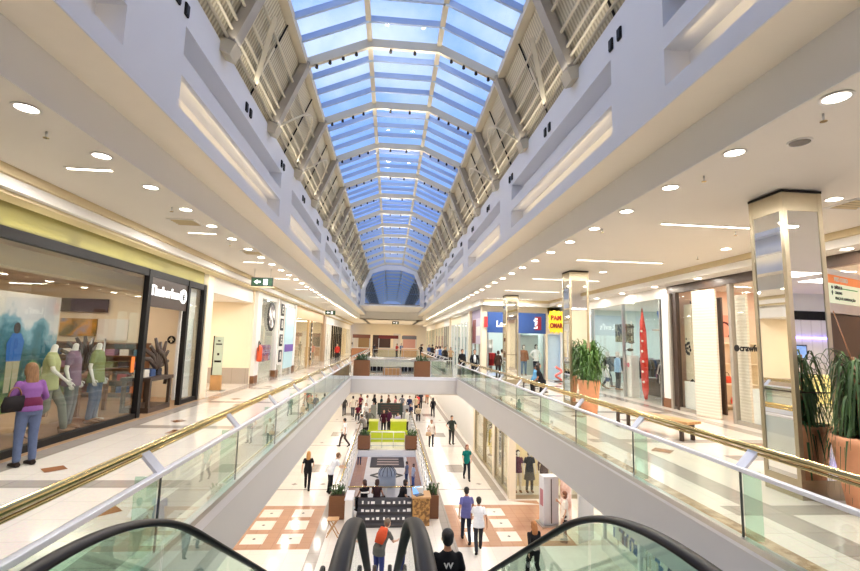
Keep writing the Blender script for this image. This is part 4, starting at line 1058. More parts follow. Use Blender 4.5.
m = MB(); m.box(4.5,30,-6.3,-6.1,3.95,4.75,0); struct(m.build('wall_brick_top', WHITE))
m = MB(); m.box(17,30,-10,8.2,-.06,0,0); struct(m.build('floor', TILE))
m = MB(); m.box(17,30,-10,8.3,CZ,CZ+.1,0); struct(m.build('ceiling', CEIL))
m = MB(); m.box(29.8,30,-10,8.3,0,CZ,0); struct(m.build('wall_far_east', CREAM))
area('rear_lamp',(18,-2,4.7),6,1,160,(1,.92,.84)); area('rear_lamp',(11,-1,4.7),6,1,120,(1,.92,.84))
m = MB(); m.box(-.55,.55,0,.06,-.32,.32,0); m.box(-.5,.5,.06,.07,-.27,.27,1); o = m.build('mounted_television',[BLACK,mat('screen_picture',(120,150,210),.3,var=.6,scale=3,emit=.8)],None,(18.1,-6.09,2.1)); tag(o,'dark framed television on the white brick wall reflected in the column mirror','television')
m = MB(); m.box(-1.6,1.6,-.4,.4,0,1.15,0); o = m.build('yellow_lit_counter', mat('backlit_cream_yellow',(250,226,140),.4,var=.03,emit=.6), None,(18.2,-5.2,0)); tag(o,'glowing yellow counter before the white brick wall reflected in the column mirror','counter')

for i,(y,lab) in enumerate(((21.4,'rack of dark shirts nearest the posed mannequins in the surf shop'),(23.4,'middle rack of dark shirts in the surf shop'),(25.3,'rack of dark shirts by the end wall of the surf shop'))):
    rack('steel clothes '+lab,(13.1,y,.015),0,13,1.9,[(40,42,48),(66,66,70),(54,74,104),(90,80,70),(120,116,110)],lab,1.55)
m = MB(); m.box(-1.2,1.2,-.5,.5,0,.75); o = m.build('display_table', DBROWN, None, (12.2,19.0,.015), PI/2, .01); tag(o,'dark display table with folded clothes behind the red surfboard','table')
for i in range(5): clothes_stack((12.2,18.1+.44*i,.766),random.choice(PALT),0,'small pile of folded clothes on the dark table behind the surfboard','folded clothes on the dark table')
def stall(label, loc, w, rgb, rgb2):
    r = thing('market_stall', label, 'stall', loc)
    m = MB(); m.box(-w/2,w/2,-.6,.6,0,1.05); m.build('counter', paint(*rgb), r)
    m = MB(); m.box(-w/2-.05,w/2+.05,-.65,.65,1.05,1.1); m.build('counter_top', WHITE, r)
    for sx in (-1,1):
        m = MB(); m.box(sx*(w/2-.05)-.04,sx*(w/2-.05)+.04,.5,.58,1.1,2.5); m.build('post', STEEL, r)
    m = MB(); m.box(-w/2,w/2,.45,.62,2.3,2.75); m.build('sign_band', paint(*rgb2), r)
stall('brown topped kiosk stall just past the second opening',(-3.6,58,0),2.2,(176,120,80),(120,70,50))
stall('cream kiosk stall with a dark red band in the middle of the far hall',(-.2,60,0),2.6,(226,206,176),(120,40,40))
stall('pale orange kiosk stall with a grey band on the side of the far crowd',(2.6,62,0),2.0,(230,180,140),(110,110,116))
# ================================================================== people
def remesh(mb, voxel, it=4, name='body'):
    me = mb.mesh(name); o = bpy.data.objects.new('tmp', me); COL.objects.link(o)
    r = o.modifiers.new('r','REMESH'); r.mode = 'VOXEL'; r.voxel_size = voxel; r.use_smooth_shade = True
    s = o.modifiers.new('s','SMOOTH'); s.factor = .5; s.iterations = it
    dg = bpy.context.evaluated_depsgraph_get(); out = bpy.data.meshes.new_from_object(o.evaluated_get(dg))
    bpy.data.objects.remove(o); bpy.data.meshes.remove(me); out.name = name; return out
def rotx(p, a, c):
    p = V(p)-V(c); return V((p.x, p.y*math.cos(a)-p.z*math.sin(a), p.y*math.sin(a)+p.z*math.cos(a)))+V(c)
def pose(kind):
    J = dict(pel=(0,0,.93), ab=(0,.01,1.1), ch=(0,0,1.28), nk=(0,-.01,1.46), hd=(0,.02,1.6))
    for s,k in ((-1,'L'),(1,'R')):
        J['sh'+k]=(s*.165,0,1.375); J['el'+k]=(s*.235,-.03,1.12); J['wr'+k]=(s*.25,.05,.88)
        J['hp'+k]=(s*.09,0,.92); J['kn'+k]=(s*.1,.02,.5); J['an'+k]=(s*.11,-.02,.085); J['fd'+k]=(0,1,0)
    if kind.startswith('walk'):
        f,b = ('L','R') if kind == 'walk' else ('R','L')
        sf = -1 if f == 'L' else 1
        J['kn'+f]=(sf*.09,.2,.52); J['an'+f]=(sf*.09,.27,.1); J['kn'+b]=(-sf*.09,.02,.49); J['an'+b]=(-sf*.09,-.3,.15); J['fd'+b]=(0,.85,-.5)
        J['el'+f]=(sf*.24,-.16,1.14); J['wr'+f]=(sf*.25,-.14,.9); J['el'+b]=(-sf*.23,.1,1.14); J['wr'+b]=(-sf*.22,.27,.98)
        for k in ('pel','ab','ch','nk','hd','shL','shR'): J[k] = tuple(V(J[k])+V((0,.02*(J[k][2]-.9)/.5,-.015)))
    if kind == 'sit' or kind == 'sitlean':
        d = V((0,0,-.42))
        for k in list(J):
            if k[:2] in ('pe','ab','ch','nk','hd','sh','el','wr','hp'): J[k] = tuple(V(J[k])+d)
        for s,k in ((-1,'L'),(1,'R')):
            J['kn'+k]=(s*.12,.44,.5); J['an'+k]=(s*.12,.42,.085); J['el'+k]=(s*.24,.06,.74); J['wr'+k]=(s*.15,.3,.6)
    a = {'lean':.5,'look':.16,'sitlean':.32,'bag':.05}.get(kind, 0)
    if a:
        c = V(J['pel'])
        for k in ('ab','ch','nk','hd','shL','shR'): J[k] = tuple(rotx(J[k],-a,c))
        for k in ('elL','elR','wrL','wrR'):
            J[k] = tuple(rotx(J[k],-a*(.8 if k[0]=='e' else .6),c))
    if kind == 'lean':
        for s,k in ((-1,'L'),(1,'R')): J['el'+k]=tuple(V(J['sh'+k])+V((s*.06,.12,-.24))); J['wr'+k]=tuple(V(J['sh'+k])+V((0,.34,-.3)))
    if kind == 'look':
        for s,k in ((-1,'L'),(1,'R')): J['el'+k]=(s*.25,.06,1.12); J['wr'+k]=(s*.17,.24,1.0)
    if kind == 'hips':
        for s,k in ((-1,'L'),(1,'R')): J['el'+k]=(s*.34,-.06,1.14); J['wr'+k]=(s*.24,.1,1.0)
    if kind == 'phone':
        J['elR']=(.26,.06,1.12); J['wrR']=(.14,.22,1.3)
    if kind == 'bag':
        J['elR']=(.25,.0,1.14); J['wrR']=(.2,.2,1.0)
    return {k: V(v) for k,v in J.items()}
CACHE = {}
def hand(m, wr, el, s):
    """palm plus four unequal bent fingers and a thumb"""
    d = (wr-el).normalized(); side = V((0,1,0)) - d*d.y
    if side.length < .3: side = V((0,0,1)) - d*d.z
    side.normalize(); inn = d.cross(side)*(1 if s < 0 else -1)
    c = wr + d*.045
    for i,(o,L) in enumerate(((.03,.065),(.011,.075),(-.009,.07),(-.028,.055))):
        p = c + side*o + d*.03; q = p + d*L*.5 + inn*.008; t = q + d*L*.42 + inn*.025
        m.tube([p,q,t],[.0095,.009,.007],6)
    p = c + side*.028 - d*.02; m.tube([p, p+side*.03+d*.03, p+side*.035+d*.06+inn*.01],[.012,.011,.008],6)
def body_mesh(kind, fem, headless=False):
    key = ('body',kind,fem,headless)
    if key in CACHE: return CACHE[key]
    J = pose(kind); m = MB(); w = .92 if fem else 1
    m.loft([(J['pel']+V((0,0,-.06)),.12,.085),(J['pel'],.15*w,.1),(J['ab'],.125*w,.09),(J['ch'],.155*w,.105),(J['nk']+V((0,0,-.07)),.13*w,.07),(J['nk'],.055,.055)],16)
    for s,k in ((-1,'L'),(1,'R')):
        m.cap(J['hp'+k],J['kn'+k],.085*(1.04 if fem else 1),.055,10); m.cap(J['kn'+k],J['an'+k],.054,.036,10)
        fd = J['fd'+k].normalized(); m.cap(J['an'+k]+V((0,0,-.04)), J['an'+k]+fd*.15+V((0,0,-.055)),.035,.028,8)
        m.cap(J['sh'+k],J['el'+k],.047*w,.037*w,10); m.cap(J['el'+k],J['wr'+k],.036*w,.026,10)
        d = (J['wr'+k]-J['el'+k]).normalized(); m.cap(J['wr'+k],J['wr'+k]+d*.07,.027,.03,8)
    m.cap(J['nk']+V((0,0,-.05)),(J['nk']*.35+J['hd']*.65),.055*w,.05*w,10)
    if not headless:
        h = J['hd']; m.ell(h+V((0,-.005,.03)),(.077,.095,.095),14,10); m.ell(h+V((0,.025,-.035)),(.06,.07,.085),12,8)
    me = remesh(m,.016,3,'person_body')
    if not headless:
        e = MB(); h = J['hd']
        e.ell(h+V((0,.1,-.005)),(.014,.022,.026),8,6,0)
        for s in (-1,1):
            e.ell(h+V((s*.076,0,0)),(.012,.022,.034),8,6,0); e.ell(h+V((s*.031,.086,.022)),(.013,.008,.008),8,6,1)
        e.ell(h+V((0,.09,-.052)),(.026,.008,.008),8,6,2)
    else: e = MB()
    for s,k in ((-1,'L'),(1,'R')): hand(e, J['wr'+k], J['el'+k], s)
    import bmesh
    bm = bmesh.new(); bm.from_mesh(me); em = e.mesh('x'); bm.from_mesh(em); n0 = len(me.polygons)
    bm.to_mesh(me); bm.free()
    mi = [0]*n0 + e.m
    me.polygons.foreach_set('material_index', mi); me.polygons.foreach_set('use_smooth',[True]*len(mi)); me.update()
    for q in (SKIN,EYE,LIP): me.materials.append(q)
    CACHE[key] = me; return me
def top_mesh(kind, fem, sleeve, hem):
    key = ('top',kind,fem,sleeve,hem)
    if key in CACHE: return CACHE[key]
    J = pose(kind); m = MB(); w = .94 if fem else 1
    low = J['pel']+V((0,0,-.02 if hem == 'short' else -.13))
    if kind.startswith('sit'): low = J['pel']+V((0,0,-.03))
    m.loft([(low,.2*w,.148),(J['pel']+V((0,0,.04)),.19*w,.138),(J['ab']+V((0,0,.02)),.158*w,.118),(J['ch'],.178*w,.128),(J['nk']+V((0,0,-.1)),.165*w,.1),(J['nk']+V((0,0,-.045)),.11,.08),(J['nk']+V((0,0,-.0)),.066,.064)],18)
    for s,k in ((-1,'L'),(1,'R')):
        sh, el, wr = J['sh'+k], J['el'+k], J['wr'+k]
        if sleeve == 'none': m.ell(sh,(.06,.06,.06))
        elif sleeve == 'short': m.cap(sh, sh+(el-sh)*.62,.056,.054,10)
        else: m.cap(sh,el,.057,.048,10); m.cap(el, el+(wr-el)*.92,.047,.038,10)
    me = remesh(m,.016,4,'top'); me.materials.append(WHITE); CACHE[key] = me; return me
def bottom_mesh(kind, fem, style):
    key = ('bottom',kind,fem,style)
    if key in CACHE: return CACHE[key]
    J = pose(kind); m = MB()
    m.loft([(J['pel']+V((0,0,-.09)),.15,.115),(J['pel'],.165,.122),(J['pel']+V((0,0,.07)),.152,.112)],16)
    for s,k in ((-1,'L'),(1,'R')):
        hp,kn,an = J['hp'+k],J['kn'+k],J['an'+k]
        if style == 'shorts': m.cap(hp, hp+(kn-hp)*.85,.105,.085,10)
        else: m.cap(hp,kn,.1,.072,10); m.cap(kn, an+(kn-an)*.06,.07,.058,10)
    if style == 'skirt': m.loft([(J['pel']+V((0,0,-.42)),.25,.2),(J['pel'],.17,.13)],18)
    me = remesh(m,.016,3,'trousers'); me.materials.append(WHITE); CACHE[key] = me; return me
def shoe_mesh(kind, k):
    key = ('shoe',kind,k)
    if key in CACHE: return CACHE[key]
    J = pose(kind); an = J['an'+k]; fd = J['fd'+k].normalized(); m = MB()
    m.loft([(an-fd*.07+V((0,0,-.045)),.034,.035),(an-fd*.02+V((0,0,-.035)),.043,.055),(an+fd*.09+V((0,0,-.052)),.05,.036),(an+fd*.17+V((0,0,-.06)),.045,.026),(an+fd*.2+V((0,0,-.064)),.025,.016)],14)
    me = m.mesh('shoe'); me.materials.append(BLACK); CACHE[key] = me; return me
def hair_mesh(kind, style):
    key = ('hair',kind,style)
    if key in CACHE: return CACHE[key]
    J = pose(kind); h = J['hd']; m = MB()
    m.ell(h+V((0,-.022,.052)),(.09,.1,.092),14,10); m.ell(h+V((0,-.045,.0)),(.082,.07,.09),12,8)
    if style == 'long':
        m.ell(h+V((0,-.04,-.02)),(.105,.09,.12),12,8)
        m.loft([(h+V((0,-.05,.04)),.09,.07),(h+V((0,-.075,-.07)),.1,.06),(h+V((0,-.1,-.2)),.095,.045),(h+V((0,-.09,-.3)),.05,.025)],14)
    elif style == 'bob':
        m.ell(h+V((0,-.03,-.03)),(.1,.085,.1),12,8)
    elif style == 'tail':
        m.loft([(h+V((0,-.1,.05)),.03,.03),(h+V((0,-.16,.0)),.04,.035),(h+V((0,-.15,-.18)),.02,.02)],10)
    me = remesh(m,.014,3,'hair'); me.materials.append(BLACK); CACHE[key] = me; return me
def shared(me, name, mt, parent):
    o = bpy.data.objects.new(name, me); COL.objects.link(o); o.parent = parent
    if mt is not None: o.material_slots[0].link = 'OBJECT'; o.material_slots[0].material = mt
    return o
def person(label, loc, rz, kind='stand', fem=False, h=1.72, top=(200,200,200), bot=(50,54,70), hair=(40,30,24), hstyle='short', sleeve='short', bstyle='trousers', shoes=(40,34,32), skin=SKIN, hem='long', group=None, name='person', cat='person', topname='shirt', headless=False):
    r = thing(name, label, cat, loc, rz, group); s = h/1.72; r.scale = (s,s,s)
    if name == 'mannequin':
        b = shared(body_mesh(kind,fem,headless),'mannequin_body',skin,r)
        for i in (1,2): 
            b.material_slots[i].link = 'OBJECT'; b.material_slots[i].material = skin
    else: shared(body_mesh(kind,fem),'person_body',skin,r)
    if top: shared(top_mesh(kind,fem,sleeve,hem),topname,cloth(*top),r)
    if bot: shared(bottom_mesh(kind,fem,bstyle),'skirt' if bstyle == 'skirt' else 'shorts' if bstyle == 'shorts' else 'trousers',cloth(*bot),r)
    if shoes:
        for k in 'LR': shared(shoe_mesh(kind,k),'shoe',cloth(*shoes),r)
    if hair and not headless: shared(hair_mesh(kind,hstyle),'hair',mat('hair_%d_%d_%d'%hair,hair,.6,var=.55,scale=14,stretch=(3,3,.6),bump=.5),r)
    return r
MANN = mat('mannequin_white',(232,226,216),.4,var=.02)
# --- the shopper at the olive shop window
wm = person('woman in a purple jacket and jeans looking into the olive fascia shop window',(-5.92,8.3,0),1.05,'look',True,1.66,(128,84,142),(92,104,134),(126,90,56),'long','long','trousers',(50,40,36),SKIN,'short',topname='jacket')
m = MB(); J = pose('look'); m.loft([(J['pel']+V((0,0,.03)),.176,.135),(J['pel']+V((0,0,.11)),.172,.13),(J['ab']+V((0,0,.0)),.16,.122)],18); m.build('waistband', cloth(96,34,62), wm)
bg = bag('black shoulder bag hanging at the side of the woman in the purple jacket',(-6.0,8.06,.9),(30,26,28),1.3,None,1.0)
# --- mannequins in the olive shop window (headless)
def mannequin(label, loc, rz, top, bot, kind='stand', sleeve='short', h=2.04, headless=True, fem=False, bstyle='trousers', hair=None, group=None, topname='shirt', shoes=(130,96,70)):
    return person(label, loc, rz, kind, fem, h, top, bot, hair, 'bob', sleeve, bstyle, shoes, MANN, 'long', group, 'mannequin', 'mannequin', topname, headless)
mannequin('headless mannequin in a light green polo shirt leaning towards the mural',(-7.05,10.3,.052),-1.2,(170,172,122),(110,112,100),'walk')
mannequin('headless mannequin in a mauve polo shirt and grey jeans between two green shirted ones',(-7.05,11.0,.052),-1.3,(126,98,116),(104,104,104),'stand')
mannequin('headless mannequin in an olive T-shirt and blue jeans near the black window post',(-7.05,11.85,.052),-1.4,(128,134,84),(84,98,122),'stand')
m = MB(); m.tube([(0,0,.0),(0,0,2.0)],.02,8); m.disc((0,0,0),.16,.02,16); o = m.build('display_pole', STEEL, None, (-7.2,12.3,.052)); tag(o,'slim steel display pole beside the olive T-shirt mannequin','pole')
# --- couple in the blue fascia shop window, customers
mannequin('mannequin in a brown checked shirt and jeans in the blue fascia shop window',(8.35,28.1,.2),PI-.1,(150,100,72),(96,120,150),'stand','long',1.86,False,False,'trousers',(60,40,30))
mannequin('mannequin in a white top with a hand on the hip in the blue fascia window',(9.15,28.15,.2),PI+.1,(240,240,240),(40,44,60),'hips','short',1.9,False,True,'trousers',(40,28,22))
# --- mannequins / shoppers in the glass surf shop
mannequin('mannequin in a light blue shirt behind the glass beside the surfboard',(11.3,22.0,.015),-1.6,(150,186,220),(60,64,70),'stand','long',1.85,False,False,'trousers',(210,200,190))
mannequin('mannequin in a dark jacket with a pale cap behind the palm',(11.3,23.1,.015),-1.5,(56,58,64),(60,62,74),'walk','long',1.85,False,False,'trousers',(200,196,190))
mannequin('small mannequin in blue shorts between the dark jacket and light blue shirt mannequins',(11.0,22.5,.015),-1.5,(220,220,224),(60,80,120),'stand','short',1.2,False,False,'shorts',(200,196,190))
# --- couple on the bench
person('seated man in a light blue shirt on the bench with his arm round a woman',(6.35,19.75,.06),-1.25,'sitlean',False,1.74,(96,156,196),(40,40,48),(60,46,36),'short','short',skin=SKIN)
person('seated woman in black with long dark hair beside the man in light blue',(6.5,19.2,.06),.95,'sitlean',True,1.66,(28,28,32),(30,30,34),(34,26,22),'long','short',skin=SKIN2)
# --- upper floor walkers
person('man in a dark jacket over a white shirt walking along the balustrade',(4.78,25.6,0),PI-.1,'walk',False,1.78,(40,40,46),(44,44,50),(60,40,30),'short','long',topname='jacket')
m = MB(); m.loft([((0,.112,1.02),.07,.03),((0,.14,1.25),.075,.035),((0,.1,1.42),.03,.02)],12); o = m.build('white_shirt_front', cloth(240,240,240)); p = [q for q in bpy.data.objects if q.get('label','').startswith('man in a dark jacket over')][0]; o.parent = p
person('man in black standing near the balustrade corner',(4.55,28.6,0),PI+.3,'stand',False,1.7,(28,26,28),(36,34,38),(70,46,36),'short','long')
person('woman in a brown coat just inside the blue fascia shop entrance',(6.85,28.6,0),.2,'stand',True,1.66,(70,52,44),(48,40,40),(60,40,30),'bob','long',topname='coat')
person('man in a white shirt behind the woman in the brown coat',(7.3,29.4,0),.0,'walk',False,1.76,(226,224,220),(54,46,44),(50,36,28),'short','long')
person('small figure in grey standing far along the olive shop walkway',(-5.2,46.5,0),PI,'stand',True,1.65,(196,60,50),(40,38,40),(40,30,26),'short','long')
# --- crowd by the far balustrade
crowd = [((225,226,232),(60,70,110)),((90,120,180),(50,52,60)),((240,236,230),(90,80,70)),((40,40,46),(46,46,52)),((170,150,130),(60,54,50)),((120,70,60),(50,46,46)),((226,220,210),(48,60,96)),((66,84,130),(40,40,44)),((200,160,120),(80,70,60)),((50,44,40),(60,60,70))]
desc = ['white','blue','cream','black','tan','maroon','ivory','navy','sand','dark brown']
cpos = [(4.4,44.9),(4.5,42.6),(4.75,46.5),(4.3,48.4),(5.1,43.8),(4.85,50),(5.2,47.2),(4.2,51.4),(5.3,41.2),(4.55,39.4)]
for i,((t,b),(x,y)) in enumerate(zip(crowd,cpos)):
    person('person in a %s top in the far crowd beside the second opening' % desc[i],(x+.2,y,0),random.uniform(0,6.28),('stand','walk','hips')[i%3],i%2==0,random.uniform(1.62,1.8),t,b,(40,30,26),('short','bob','long')[i%3],'long' if i%2 else 'short')
for i,(x,y,t,l) in enumerate(((-1.9,57.5,(60,60,70),'person in dark grey near the brown topped kiosk stall'),(-4.8,59.5,(220,214,206),'person in off white behind the brown topped kiosk stall'),(.9,58.2,(180,60,60),'person in brick red near the cream kiosk stall'),(1.6,63.5,(90,110,160),'person in slate blue near the pale orange kiosk stall'),(4.3,60.5,(236,232,228),'person in plain white near the pale orange kiosk stall'),(3.9,57.2,(50,46,50),'person in black near the pale orange kiosk stall'))):
    person(l,(x,y,0),i*1.1,('walk','stand','hips')[i%3],i%2==0,1.7,t,(50,50,60),(44,32,26),('short','bob')[i%2],'long' if i%2 else 'short')
# ================================================================== lower floor people
ATT = 'kiosk attendant'
def low(label,x,y,rz,kind,fem,h,top,bot,hair=(40,30,24),hs='short',sl='short',skin=SKIN,**k): return person(label,(x,y,LZ+(.125 if label.startswith(ATT) else .006)),rz,kind,fem,h,top,bot,hair,hs,sl,skin=skin,**k)
low('man in a violet blue T-shirt walking away next to a man in white',2.82,16.25,-.05,'walk',False,1.8,(104,104,160),(40,44,58),(36,28,24),'short','short',SKIN2)
low('man in a plain white T-shirt and dark trousers walking beside the violet blue T-shirt',3.1,15.5,-.1,'walk2',False,1.72,(238,238,240),(44,44,50),(34,28,24),'short','short',SKIN2)
low('woman in a teal top and dark trousers walking alone across the pale lower floor',4.02,23.3,PI,'walk',True,1.68,(20,120,112),(30,34,44),(120,60,40),'bob','short')
low('man in dark clothes standing with hands on hips near the lit lower shop windows',4.3,31,PI+.2,'hips',False,1.84,(50,56,52),(48,50,48),(44,32,26))
low('woman in a white top carrying a bag on the lower floor beside the railing',2.88,30.3,PI,'bag',True,1.68,(226,214,204),(50,50,56),(120,80,56),'short','none',SKIN2)
bag('beige handbag carried by the woman in a white top on the lower floor',(2.68,30.05,LZ+.72),(190,160,130))
low('dark clad person with long black hair walking far down the lower floor',4.05,41.6,0,'walk',True,1.72,(26,26,30),(34,34,40),(24,20,20),'long','long')
low('man in a bright red shirt walking away past the seating area',2.8,44.3,0,'walk',False,1.74,(222,60,64),(44,42,48))
low('man in a dark shirt walking beside the bright red shirt',3.25,46.2,0,'walk2',False,1.74,(60,60,66),(40,40,46))
low('woman in an orange top and brown trousers far beyond the red shirted man',4.2,50,0,'walk',True,1.7,(232,140,100),(140,96,64),(90,60,40),'bob','short')
low('man in a pale shirt walking next to a woman in black and white',-3.05,41.5,0,'walk',False,1.76,(226,214,196),(70,70,78),(40,30,26),skin=SKIN2)
low('woman in a black and white outfit walking beside the man in the pale shirt',-3.82,41.8,.1,'walk2',True,1.68,(60,56,56),(56,56,64),(30,24,24),'long','long')
low('man in a white T-shirt striding across the lower floor beside the railing',-2.65,30.1,1.2,'walk',False,1.76,(240,240,240),(66,54,50),(40,30,26))
low('blond woman dressed in black walking away on the lower floor',-3.48,21.75,.1,'walk',True,1.68,(28,28,32),(26,26,30),(190,140,80),'long','short')
low('man in a white shirt leaning on the lower railing by the planter',-2.42,21.3,-1.1,'lean',False,1.78,(232,236,244),(22,22,26),(120,84,56),'short','short')
low('fair haired woman in a black jacket walking towards the escalator handrail',4.35,13.6,.2,'walk',True,1.68,(26,24,26),(40,36,36),(170,110,60),'long','long',topname='jacket')
low('man with a backpack bending forward between the two middle handrails',-.1,13.6,-.7,'lean',False,1.76,(96,96,92),(54,64,120),(120,100,80),'short','short')
m = MB(); m.loft([((0,0,0),.14,.08),((0,0,.22),.17,.11),((0,0,.42),.12,.07)],14); o = m.build('backpack', cloth(206,84,50), None, (-.12,13.5,LZ+1.16)); o.rotation_euler = (-.6,0,-.7); tag(o,'orange red backpack on the back of the bending man','backpack')
low('woman with brown hair in a light top near the white leaning banner',6.28,16.2,1.2,'phone',True,1.66,(236,226,214),(60,50,50),(110,60,34),'bob','short')
# rider on the escalator
er = person('man in a black polo shirt riding down the escalator near the camera',(.93,6.9,-2.27),0,'stand',False,1.76,(22,22,26),(40,40,46),(24,20,20),'short','short',skin=SKIN2)
lettering('VV',.1,WHITE,(0,-.135,1.3),FACE_MY,er,.004,'CENTER',.004,'back_print')
# kiosk staff
low('kiosk attendant in a black sleeveless top with tied hair facing a colleague',-.78,18.54,.5,'sit',True,1.66,(30,26,30),(30,28,30),(70,40,30),'tail','none',SKIN2)
low('kiosk attendant in dark maroon turned towards her colleague behind the card display',-.3,18.60,-.4,'sit',True,1.66,(54,34,38),(30,28,30),(60,36,28),'bob','none',SKIN2)
low('kiosk attendant in black bending to the laptop on the wooden counter',.62,18.60,-1.1,'sitlean',True,1.66,(26,24,28),(30,28,30),(44,28,24),'bob','short',SKIN)
# crowd seated and standing in the rest area
cols = [('maroon',(110,30,50)),('white',(236,232,226)),('black',(30,30,34)),('dark green',(30,54,54)),('brown',(110,80,60)),('pink',(214,130,130)),('grey',(130,130,134)),('navy',(40,48,86)),('beige',(206,186,156)),('purple',(110,80,140))]
seatn = 0
for i in range(18):
    nm, c = cols[i%9]; row = i//9; nm = nm if row == 0 else nm
    x = -2.5+.64*(i%9); y = 40.4+row*2.6+(.35 if i%2 else -.35)
    if row == 0 and abs(x-.2) < 1.6: y = 41.2+(.4 if i%2 else 0)
    low('person in a %s top %s' % (nm, 'sitting just behind the dark board of the rest area' if row == 0 else 'standing at the rear of the rest area'),x,y,(PI if row == 0 else random.uniform(0,6.28)),'sit' if row == 0 else ('stand','hips')[i%2],i%2==0,1.7,c,(50,48,52),(44,32,26),('bob','short','long')[i%3],'long' if i%3 else 'short')
    if row == 0:
        q = thing('cafe_stool','small round stool under one of the people sitting behind the dark board','stool',(x,y,LZ),0,'stools behind the dark board')
        m = MB(); m.disc((0,0,.34),.17,.04,14); m.build('seat', BROWN, q); m = MB(); m.tube([(0,0,0),(0,0,.34)],.03,8); m.build('pedestal_leg', STEEL, q)
for i,(x,y,nm,c,k) in enumerate(((-.25,34.3,'dark maroon dress behind the lime green counter',(70,24,40),'stand'),(.15,34.9,'plum shirt behind the lime green counter',(90,40,70),'stand'),(-1.3,34.6,'black and white striped top at the lime green counter end',(120,116,112),'hips'),(1.45,34.8,'white blouse at the lime green counter end',(232,228,222),'stand'),(.8,35.6,'lilac top behind the lime green counter',(200,190,220),'sit'),(-1.5,32.4,'grey checked top by the rear planter of the railing',(130,124,118),'lean'))):
    low('person in a '+nm,x,y,PI*(.3 if i%2 else 1),k,i%2==0,1.7,c,(40,36,40),(40,28,24),('bob','short')[i%2],'long')

# ================================================================== bridge furniture
def planter_box(label, loc, sx, sy, h, mt=BROWN, n=46, lh=.4):
    r = thing('planter_box', label, 'planter', loc)
    m = MB(); m.box(-sx/2,sx/2,-sy/2,sy/2,0,h); m.build('box', mt, r, bevel=.015)
    m = MB(); m.box(-sx/2+.05,sx/2-.05,-sy/2+.05,sy/2-.05,h,h+.02); m.build('soil', SOIL, r)
    m = MB()
    for i in range(n):
        strap_leaf(m,(random.uniform(-sx*.38,sx*.38),random.uniform(-sy*.38,sy*.38),h),random.random()*6.28,random.uniform(.12,.3),random.uniform(.1,lh),random.uniform(0,.2),.06,0)
    f = m.build('foliage', LEAF2, r); f['kind'] = 'stuff'; return r
planter_box('brown planter box on the bridge nearer to the wooden framed shop',(-1.62,Y2+.38,.0),.95,.6,.95)
planter_box('brown planter box on the bridge nearer to the mirrored columns',(1.98,Y2+.38,.0),.95,.6,.95)
bb = bench('solid fronted wooden bench on the bridge seen through the barred railing',(.2,28.3,0),PI/2,1.1)
m = MB(); m.box(-.26,-.245,-.55,.55,.02,.46); m.build('front_panel', LWOOD, bb)
def chair(label, loc, rz, mt=BLACK, group=None, first={}):
    if 'p' in first: return dup(first['p'], loc, rz, label, group)
    r = thing('chair', label, 'chair', loc, rz, group)
    m = MB(); m.box(-.22,.22,-.22,.22,.42,.47); m.build('seat', mt, r)
    m = MB(); m.box(-.22,.22,-.24,-.2,.5,.9); m.build('backrest', mt, r)
    for sx in (-1,1):
        for sy in (-1,1):
            m = MB(); m.box(sx*.19-.015,sx*.19+.015,sy*.19-.015,sy*.19+.015,0,.42); m.build('leg', STEEL, r)
    first['p'] = r; return r
for x in (-.95,-.55,.95,1.35): chair('black low chair on the bridge behind the barred railing',(x,28.6,0),0,BLACK,'black chairs on the bridge').scale = (.75,.75,.6)

# ================================================================== lower floor: railings, planters, kiosk
def long_rail(label, x, y0, y1, side):
    r = thing('lower_railing', label, 'railing', (x,y0,LZ)); L = y1-y0
    m = MB(); m.tube([(0,0,1.05),(0,L,1.05)],.03,8); m.build('handrail', BRASS, r)
    m = MB(); m.box(-.012,.012,0,L,.08,.12); m.box(-.012,.012,0,L,.9,.94); m.build('rail', STEEL, r)
    n = int(L/1.1)
    for i in range(n+1):
        m = MB(); m.box(-.02,.02,L*i/n-.02,L*i/n+.02,0,1.03); m.build('post', STEEL, r)
    for z in (.3,.5,.7):
        m = MB(); m.box(-.01,.01,0,L,z,z+.03); m.build('rail', CAPM, r)
long_rail('lower steel railing along the opening on the side of the leaning man',WX0-.06,WY0+.5,38,-1)
long_rail('lower steel railing along the opening on the side of the lit lower shop windows',WX1+.06,WY0+.5,38,1)
planter_box('brown planter at the near corner of the lower opening beside the leaning man',(-1.78,18.6,LZ),.62,.55,.85)
planter_box('brown planter at the near corner of the lower opening beside the wooden kiosk counter',(1.85,18.6,LZ),.5,.55,.85)
planter_box('brown planter at the rear corner of the lower opening near the striding man',(-1.4,29.75,LZ-.1),.75,.5,.9)
planter_box('brown planter at the rear corner of the lower opening near the woman with the bag',(1.55,29.75,LZ-.1),.75,.5,.9)
def lowrail(label,x0,x1,y,z=LZ,mt=BRASS,h=1.0):
    r = thing('cross_railing',label,'railing',(x0,y,z)); L = x1-x0
    m = MB(); m.tube([(0,0,h),(L,0,h)],.03,8); m.build('handrail', mt, r)
    m = MB(); m.box(0,L,-.01,.01,.55,.6); m.box(0,L,-.01,.01,.15,.19); m.build('rail', STEEL, r)
    for i in range(int(L/.8)+2):
        xx = min(L, i*L/(int(L/.8)+1)); m = MB(); m.tube([(xx,0,0),(xx,0,h)],.018,7); m.build('post', STEEL, r)
lowrail('short brass railing between the near planters behind the kiosk',-1.45,1.55,18.92)
lowrail('white railing between the rear planters in front of the lime green counter',-1.0,1.15,29.75,LZ,CAPM)
rl = thing('landing_rail','brass landing rail with a round knob at the foot of the escalators','railing',(-2.4,11.9,LZ))
m = MB(); m.tube([(0,-.7,0.0),(0,-.7,.9),(0,-.62,.98),(0,0,1.0),(.6,0,1.0)],.035,10); m.build('rail', BRASS, rl)
